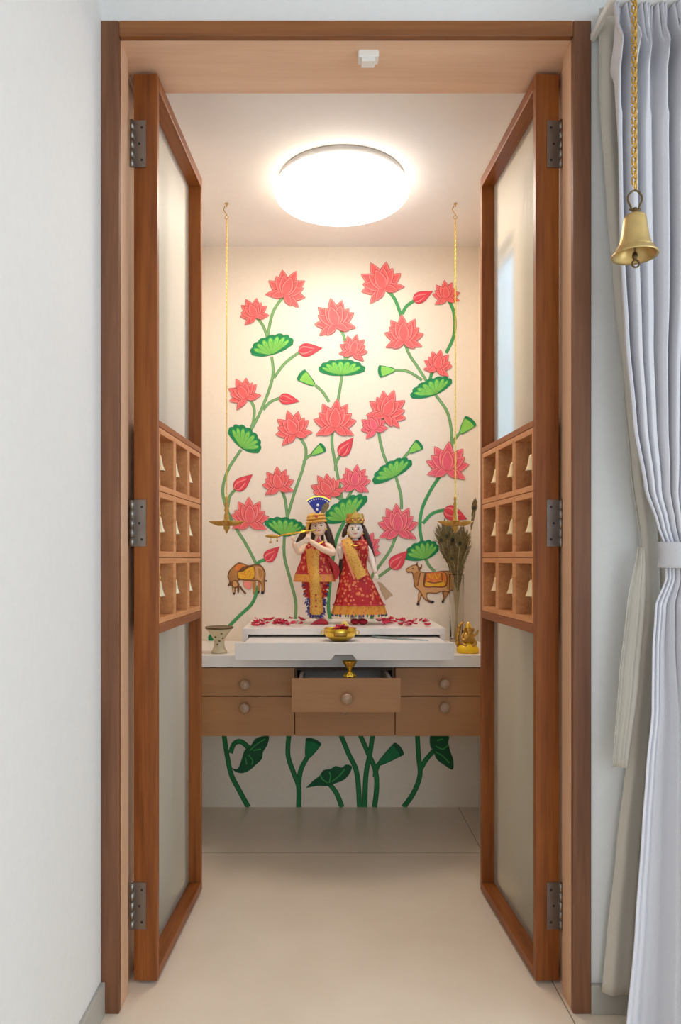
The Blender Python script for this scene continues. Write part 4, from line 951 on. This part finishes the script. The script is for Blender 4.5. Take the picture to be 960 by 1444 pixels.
for (a, y, r) in ((-1.2, 892, 14.2), (-1.75, 908, 6.9), (-1.95, 897, 10.4), (-0.9, 899, 9.2), (-1.4, 903, 7.4)): b.ball(vc+Vector((r*UV*cos(a), r*UV*sin(a), h(y))), 1.5*UV, 1.0*UV, 1.3*UV, 10)
b.build('painted_spot', M_BRONZE, pot)
# small brass lamp standing in the open drawer
DL = 2.3045; UL = DL/F; lc = Vector((PX(493, DL), DL, PZ(1004.5, 2.258)+0.0303))
kd = thing('oil_lamp', 'small golden lotus-shaped oil lamp rising from the open middle drawer', 'lamp', lc)
zz = lambda y: PZ(y, DL)-lc.z
b = MB(); b.lathe([(0, 0.0), (0.0175, 0.0), (0.017, 0.004), (0.007, 0.010), (0.0035, 0.018), (0.003, zz(962)), (0.0045, zz(958)), (0.003, zz(952)), (0.0035, zz(948))], 28, lc); b.build('stand', M_GOLD, kd)
b = MB(); b.lathe([(2.0*UL, zz(946)), (4*UL, zz(947.5)), (7.5*UL, zz(951)), (9.4*UL, zz(954)), (8.8*UL, zz(954.2)), (5*UL, zz(950)), (1.5*UL, zz(948))], 40, lc, fold=lambda a, t: 0.28*cos(6*a)*t); b.build('lower_petals', M_GOLD, kd)
b = MB(); b.lathe([(2.4*UL, zz(946)), (2.8*UL, zz(943)), (5.5*UL, zz(940.5)), (7.6*UL, zz(937)), (9.6*UL, zz(933)), (10.2*UL, zz(932)), (9*UL, zz(933)), (6*UL, zz(937)), (0, zz(938))], 40, lc, fold=lambda a, t: 0.10*cos(8*a)*(t if t < 0.8 else 0.2)); b.ball(lc+Vector((0, 0, zz(936))), 3*UL, 3*UL, 2.5*UL, 12); b.build('cup', M_GOLD, kd)
# small golden seated idol
DG = 2.504; UG = DG/F
def S2(x, y, dy=0): q = P(x, y, DG); q.y += dy*UG; return q
gi = thing('seated_idol', 'small golden seated idol with raised arm at the right end of the countertop', 'idol', (PX(659, DG), DG, ztop))
b = MB(); b.lathe([(0, 0.0003), (15*UG, 0.0003), (16*UG, 3*UG), (15*UG, 7*UG), (11*UG, 12*UG), (6*UG, 14.5*UG), (0, 15*UG)], 36, (PX(659.5, DG), DG, ztop), sy=0.8); b.build('cushion', M_GOLDY, gi)
b = MB()
grow(b, [[(S2(660, 906), 6.5*UG), (S2(660, 899, -1), 7.5*UG), (S2(660, 893), 5*UG), (S2(660.5, 888.5, -2), 4.6*UG), (S2(660, 882), 3.2*UG)],
         [(S2(660, 893), 5*UG), (S2(668, 896), 2.6*UG), (S2(672, 893, -2), 1.9*UG), (S2(673, 887, -3), 1.6*UG)], [(S2(660, 893), 5*UG), (S2(652, 895), 2.6*UG), (S2(650, 901, -4), 2*UG), (S2(655, 903, -8), 1.7*UG)],
         [(S2(660, 906), 6.5*UG), (S2(651, 908, -3), 3.6*UG), (S2(657, 910, -9), 2.4*UG)], [(S2(660, 906), 6.5*UG), (S2(669, 908, -3), 3.6*UG), (S2(663, 910.5, -9), 2.4*UG)],
         [(S2(660.5, 888.5, -2), 4.6*UG), (S2(660, 892, -7), 1.8*UG), (S2(658.5, 897, -8.5), 1.5*UG), (S2(656, 899, -8.5), 1.1*UG)]])
for sx_ in (-1, 1): b.ball(S2(660.5+sx_*5.6, 888.5, 0), 2.8*UG, 0.9*UG, 3.6*UG, 14)
b.build('figure', M_AGED, gi)
b = MB(); b.lathe([(4.2*UG, 0), (4.6*UG, 1.5*UG), (3.4*UG, 4*UG), (2.2*UG, 6.5*UG), (0.6*UG, 8.5*UG), (0, 9*UG)], 20, S2(660, 885.5, -1)); b.build('crown', M_GOLD, gi)
b = MB(); b.tube([S2(647, 912, 5), S2(645.5, 900, 5), S2(647.5, 888, 5), S2(651, 880, 5), S2(655, 877, 5)], [3*UG, 3*UG, 2.8*UG, 2.2*UG, 1.2*UG], 12)
for i in range(5): b.ball(S2(645+i*0.7, 908-i*6, 3), 2.2*UG, 1.6*UG, 2.2*UG, 10)
b.build('side_arch', M_AGED, gi)
# glass vase of peacock feathers
DP = 2.828; UP = DP/F; pc0 = Vector((PX(643.5, DP), DP, ztop))
vz = thing('glass_vase', 'tall clear glass cylinder vase holding peacock feathers by the right wall', 'vase', pc0)
vh = PZ(810, DP)-ztop
b = MB(); b.lathe([(0, 0.0004), (0.0255, 0.0004), (0.0265, 0.004), (0.0268, vh*0.5), (0.0285, vh-0.002), (0.028, vh), (0.0268, vh-0.002), (0.0250, vh*0.5), (0.0245, 0.012), (0, 0.010)], 40, pc0); b.build('vase_wall', M_CLEAR, vz)
def S3(x, y, dy=0): q = P(x, y, DP); q.y += dy; return q
def feather(label, rim, tip, vl, vw, bend=0.0, eye=True, seed=0, bx=0):
    rnd = random.Random(seed)
    base = pc0+Vector((bx, rnd.uniform(-0.008, 0.008), 0.014)); root = thing('peacock_feather', label, 'feather', base, 'peacock feathers in the glass vase')
    pts = spline([base, rim, (rim+tip)/2+Vector((bend, 0, 0)), tip], 24); n = len(pts)
    b = MB(); b.tube(pts, [0.0019-0.0014*i/(n-1) for i in range(n)], 6); b.build('quill', M_QUILL, root)
    Ls = [0]
    for i in range(1, n): Ls.append(Ls[-1]+(pts[i]-pts[i-1]).length)
    tot = Ls[-1]
    def at(s):
        for i in range(1, n):
            if Ls[i] >= s: t = (s-Ls[i-1])/(Ls[i]-Ls[i-1]); return pts[i-1].lerp(pts[i], t), (pts[i]-pts[i-1]).normalized()
        return pts[-1], (pts[-1]-pts[-2]).normalized()
    b = MB(); m = 120
    for k in range(m):
        u = k/(m-1); p_, t = at(tot-vl*(1-u)-0.002); sd = Vector((0, 1, 0)).cross(t).normalized()
        prof = (0.25+0.75*u*1.25 if u < 0.6 else max(0.15, 1-((u-0.6)/0.4)**2))
        for s_ in (-1, 1):
            L = vw*prof*rnd.uniform(0.75, 1.15); a = math.radians(rnd.uniform(22, 42) if u < 0.9 else rnd.uniform(5, 30)); yo = rnd.uniform(-0.006, 0.006)
            e1 = p_+(t*cos(a)+sd*s_*sin(a))*L*0.75+Vector((0, yo*0.5, 0)); e2 = p_+(t*cos(a*0.7)+sd*s_*sin(a*0.7))*L*1.15+Vector((0, yo, 0)); w = t*0.0022
            b.add([p_-w, p_+w, e1+w, e1-w, e2], [(0, 1, 2, 3), (3, 2, 4)], rnd.choice((0, 0, 1)))
    vane = b.build('vane', [M_FEATH, M_EYEB], root, solid=0.0004)
    if eye:
        p_, t = at(tot-vl*0.30); sd = Vector((0, 1, 0)).cross(t).normalized(); R = Matrix((sd, Vector((0, 1, 0)), t)).transposed()
        b = MB(); b.ball(p_+Vector((0, -0.002, 0)), 0.011, 0.0016, 0.017, 18, 1, R); b.ball(p_+Vector((0, -0.0032, 0))-t*0.002, 0.0068, 0.0012, 0.0085, 16, 0, R); b.build('eye_spot', [M_EYE, M_EYEB], root)
FL = [((636, 808), (612, 735), -0.006, 'its tip spreading farthest towards the cow painting'), ((638, 806), (624, 727), -0.004, 'second from the cow painting'), ((641, 806), (636, 731), 0, 'just beside the hanging lamp tip'),
      ((644, 806), (645, 738), 0, 'directly under the hanging lamp'), ((647, 806), (651, 736), 0.003, 'upright at the middle right of the bunch'), ((649, 807), (660, 742), 0.004, 'leaning towards the door cubbies'),
      ((641, 808), (632, 765), -0.004, 'short, low at the front of the bunch'), ((645, 808), (643, 768), 0.0, 'short, low beside the vase mouth')]
for i, (r_, t_, bd, lb) in enumerate(FL):
    feather('olive brown peacock feather in the glass vase, '+lb, S3(r_[0], r_[1], random.uniform(-0.012, 0.005)), S3(t_[0], t_[1]+6, -0.09+0.015*((i*3) % 8)), 0.22 if i < 6 else 0.17, 0.042, bd, True, i, (642-r_[0])*0.0014)
feather('single tall peacock feather with a dark eye leaning out against the door cubbies', S3(651, 808), S3(668, 703, -0.03), 0.125, 0.021, 0.006, True, 31, -0.008)

# ================================================================== HANGING OIL LAMPS
def link(mb, c, L, w, r, ang, n=12, m=6):
    R = Matrix.Rotation(ang, 3, 'Z'); pts = []
    for k in range(n):
        a = 2*pi*k/n; x = (w/2-r)*cos(a); z = (w/2-r)*sin(a)+(L/2-w/2)*(1 if sin(a) > 0 else -1); pts.append(Vector(c)+R @ Vector((x, 0, z)))
    mb.tube(pts, r, m, closed=True)
DH = 2.525; UH = DH/F
def hang_lamp(x, ylamp, yhook, label):
    X = PX(x, DH); top = ZC; zl = PZ(ylamp, DH)          # zl: level of the dish
    root = thing('hanging_lamp', label, 'lamp', (X, DH, zl), 'brass hanging lamps over the altar')
    z0 = PZ(310, DH)
    b = MB(); b.lathe([(0.006, top-0.0005), (0.006, top-0.003), (0.002, top-0.004), (0.002, top-0.012)], 14, (X, DH, 0))
    b.tube([(X-0.006, DH, top-0.010), (X-0.011, DH, top-0.022), (X-0.004, DH, top-0.034), (X, DH, top-0.038), (X, DH, z0+0.016)], 0.0017, 8)
    b.tube([(X+0.0065*cos(a), DH, z0+0.009+0.0065*sin(a)) for a in [2*pi*k/16 for k in range(16)]], 0.0013, 6, closed=True); b.build('hook', M_BRASS, root)
    b = MB(); z = z0; zs = zl+36*UH; i = 0
    while z > zs: link(b, (X, DH, z-0.004), 0.0105, 0.0062, 0.0011, pi/4+(i % 2)*pi/2, 10, 5); z -= 0.0078; i += 1
    b.build('chain', M_GOLD, root)
    b = MB(); f = lambda y: zl-(y-ylamp)*UH; yl = ylamp
    b.lathe([(0, f(yl-38)), (1.6*UH, f(yl-37)), (2.6*UH, f(yl-33)), (1.6*UH, f(yl-30)), (3.2*UH, f(yl-26)), (2*UH, f(yl-22)), (3.6*UH, f(yl-18)), (2.2*UH, f(yl-14)), (3.8*UH, f(yl-10)), (3.4*UH, f(yl-5)), (5.4*UH, f(yl-2)), (5.8*UH, f(yl+3)), (4.2*UH, f(yl+6)), (4.8*UH, f(yl+8)), (2.4*UH, f(yl+11)), (2.0*UH, f(yl+12)), (1.4*UH, f(yl+14)), (0, f(yl+16))], 24, (X, DH, 0)); b.build('stem', M_AGED, root)
    b = MB(); n = 64; rad = lambda a: 10*UH+15.5*UH*abs(cos(2*a))**5
    rows = []
    for q, zo in ((0.18, 4.5), (0.5, 4.6), (0.8, 1.8), (1.0, -1.6), (0.98, -2.2), (0.8, 0.2), (0.45, 2.6), (0.15, 2.4)):
        rows.append([Vector((X+rad(2*pi*j/n)*q*cos(2*pi*j/n), DH+rad(2*pi*j/n)*q*sin(2*pi*j/n), f(yl+zo))) for j in range(n+1)])
    b.grid(rows); b.build('dish', M_AGED, root)
hang_lamp(319.5, 737, 285, 'brass hanging lamp on a thin chain beside the sleeping-side cow and lotus'.replace('sleeping-side cow and lotus', 'left door leaf'))
hang_lamp(642, 737, 285, 'brass hanging lamp on a thin chain above the peacock feather vase')

# ================================================================== BIG BELL
DK = 1.30; UK = DK/F; bx_ = PX(895, DK); zr = PZ(358, DK)
bell = thing('temple_bell', 'large brass temple bell on a gold chain in front of the curtain', 'bell', (bx_, DK, zr))
h = lambda px: zr+px*UK/0.93
b = MB(); b.lathe([(0, h(52)), (9*UK, h(52)), (13*UK, h(50)), (15.5*UK, h(45)), (17*UK, h(34)), (19*UK, h(22)), (22*UK, h(11)), (27*UK, h(3)), (31*UK, h(-1)), (31.6*UK, h(-2.5)), (30.8*UK, h(-3.4)), (27*UK, h(-1)), (21*UK, h(8)), (17.5*UK, h(20)), (15*UK, h(34)), (12*UK, h(45)), (0, h(48))], 64, (bx_, DK, 0))
for y, r in ((47, 14.6), (7, 24.6)): b.tube([(bx_+r*UK*cos(2*pi*k/48), DK+r*UK*sin(2*pi*k/48), h(y)) for k in range(48)], 0.5*UK, 6, closed=True)
b.build('bell_body', M_BELL, bell)
b = MB(); b.lathe([(0, h(61)), (3*UK, h(60)), (4*UK, h(57)), (3*UK, h(54)), (6*UK, h(52)), (0, h(51.5))], 20, (bx_, DK, 0))
b.tube([(bx_-8*UK, DK, h(58.5)), (bx_-3*UK, DK, h(57)), (bx_+3*UK, DK, h(57)), (bx_+8*UK, DK, h(58.5))], [1.2*UK, 1.8*UK, 1.8*UK, 1.2*UK], 8)
lp = [(-5, 59), (-7, 64), (-10, 70), (-9, 77), (-4, 82), (0, 83), (4, 82), (9, 77), (10, 70), (7, 64), (5, 59)]
b.tube(spline([(bx_+x*UK, DK, h(y)) for x, y in lp], 5), 1.35*UK, 10); b.build('hanger_loop', M_BRONZE, bell)
b = MB(); b.tube([(bx_, DK, h(47)), (bx_, DK, h(2))], 1.3*UK, 8); b.ball((bx_, DK, h(-3)), 4*UK, 4*UK, 6*UK, 14)
b.tube([(bx_+1*UK+5*UK*cos(a), DK, h(-13)+5*UK*sin(a)) for a in [2*pi*k/18 for k in range(18)]], 1.3*UK, 8, closed=True); b.build('clapper', M_BRONZE, bell)
b = MB(); z = h(90); i = 0
while z < ZO-0.012: link(b, (bx_-(0.0012 if i % 2 else -0.0012), DK, z), 0.0175, 0.0118, 0.0015, pi/4+(i % 2)*pi/2, 14, 7); z += 0.0092; i += 1
b.build('chain', M_CHAIN, bell)
b = MB(); b.lathe([(0.012, ZO-0.0004), (0.012, ZO-0.003), (0.003, ZO-0.004), (0.003, ZO-0.014), (0, ZO-0.014)], 16, (bx_, DK, 0)); b.build('ceiling_hook', M_BRASS, bell)

# ================================================================== CURTAIN
DC = 1.47
cur = thing('curtain', 'long pale grey pinch-pleated curtain gathered by a tieback beside the door frame', 'curtain', (PX(980, DC), DC, 0.02))
def sheet(name, mat, ys, left, right, folds, amp, d, pinch=None, n=300, phase=0.0, broad=None, fine=None):
    """cloth between two edges given in px per height; rounded fronts with narrow valleys, broad: slow folds, fine: small gathers of the heading."""
    rows = []
    for y in ys:
        l, r, a = interp(left, y), interp(right, y), interp(amp, y); row = []
        pk = interp(pinch, y) if pinch else 0; br = interp(broad, y) if broad else 0; fi = interp(fine, y) if fine else 0
        for j in range(n+1):
            u = j/n; ph = 2*pi*folds*u+phase+0.5*sin(u*9+1); uu = u-pk*sin(ph)/(2*pi*folds)
            w = 0.5+0.5*cos(ph+0.35*sin(y*0.006+u*7)*min(1, max(0, (y-90)/200))); f = 1-2*(1-w)**3 if y > 160 else 1-2*(1-w)**1.6
            dep = d-a*f*(0.8+0.3*sin(u*23))-br*cos(2*pi*2.6*u-0.5+y*0.0006)-fi*cos(ph*4)
            p_ = P(l+(r-l)*uu, y, d); p_.y = dep; row.append(p_)
        rows.append(row)
    b = MB(); b.grid(rows); return b.build(name, mat, cur, solid=0.0018)
ys = [8.6]+[10+i*3 for i in range(39)]+[130+i*12 for i in range(47)]+[690+i*6 for i in range(34)]+[896+i*13 for i in range(47)]
mainL = [(7, 863), (75, 864), (130, 865), (250, 868), (350, 870), (480, 877), (600, 889), (690, 906), (740, 924), (768, 934), (800, 936), (815, 936), (855, 919), (910, 914), (1000, 912), (1080, 903), (1160, 897), (1300, 887), (1444, 874), (1510, 870)]
mainR = [(7, 1120), (130, 1120), (350, 1110), (600, 1060), (740, 1016), (800, 1010), (900, 1040), (1100, 1090), (1500, 1130)]
ampT = [(7, 0.008), (45, 0.024), (76, 0.052), (108, 0.03), (200, 0.02), (480, 0.02), (690, 0.012), (770, 0.006), (810, 0.006), (880, 0.007), (1000, 0.005), (1500, 0.004)]
sheet('panel', M_CUR, ys, mainL, mainR, 12, ampT, DC, [(7, 0.05), (50, 0.55), (70, 0.92), (80, 0.92), (100, 0.5), (170, 0.1), (1500, 0.05)], phase=-0.9,
      broad=[(7, 0), (800, 0.001), (900, 0.012), (1100, 0.022), (1500, 0.028)], fine=[(7, 0.007), (60, 0.006), (76, 0.002), (90, 0), (1500, 0)])
ys2 = [9+i*16 for i in range(88)]
linL = [(9, 846), (130, 846), (300, 857), (400, 866), (550, 880), (670, 891), (760, 903), (850, 909), (950, 898), (1050, 887), (1200, 870), (1320, 857), (1409, 849)]
linR = [(9, 960), (600, 985), (760, 990), (1000, 990), (1409, 990)]
sheet('lining', M_CURL, ys2, linL, linR, 3.5, [(9, 0.006), (700, 0.006), (900, 0.005), (1409, 0.008)], 1.548, n=90, phase=2.6)
ys3 = [772+i*10 for i in range(32)]
sheet('tie_tail', M_CURL, ys3, [(772, 898), (850, 883), (960, 871), (1082, 863)], [(772, 908), (800, 909), (850, 909), (960, 900), (1082, 884)], 0.9, [(772, 0.004), (1082, 0.006)], 1.505, n=40, phase=1.2)
b = MB(); rows = []
for i in range(9):
    v = i/8; row = []
    for j in range(49):
        a = 2*pi*j/48; cx_ = 973; rx_ = 44-1.5*sin(pi*v); y = 766+v*36+3*cos(a)*0.6
        q = P(cx_+rx_*cos(a), y, DC); q.y = DC-0.036*sin(a)-0.002*sin(pi*v); row.append(q)
    rows.append(row)
b.grid(rows); b.build('tieback', M_CUR, cur, solid=0.003)
b = MB(); x0, x1 = PX(858, DC), PX(1150, DC); zt0, zt1 = PZ(7.5, DC), PZ(-4, DC)
b.box(x0, x1, DC-0.03, DC+0.03, zt0, zt1); b.box(x0, x0+0.012, DC+0.03, YF+0.007, zt0+0.001, zt1-0.001); b.box(x1-0.012, x1, DC+0.03, YF+0.007, zt0+0.001, zt1-0.001)
o = b.build('curtain_track', M_PLAST, bevel=0.0015); tag(o, 'white curtain track fixed to the wall above the pinch-pleated curtain', 'curtain track')
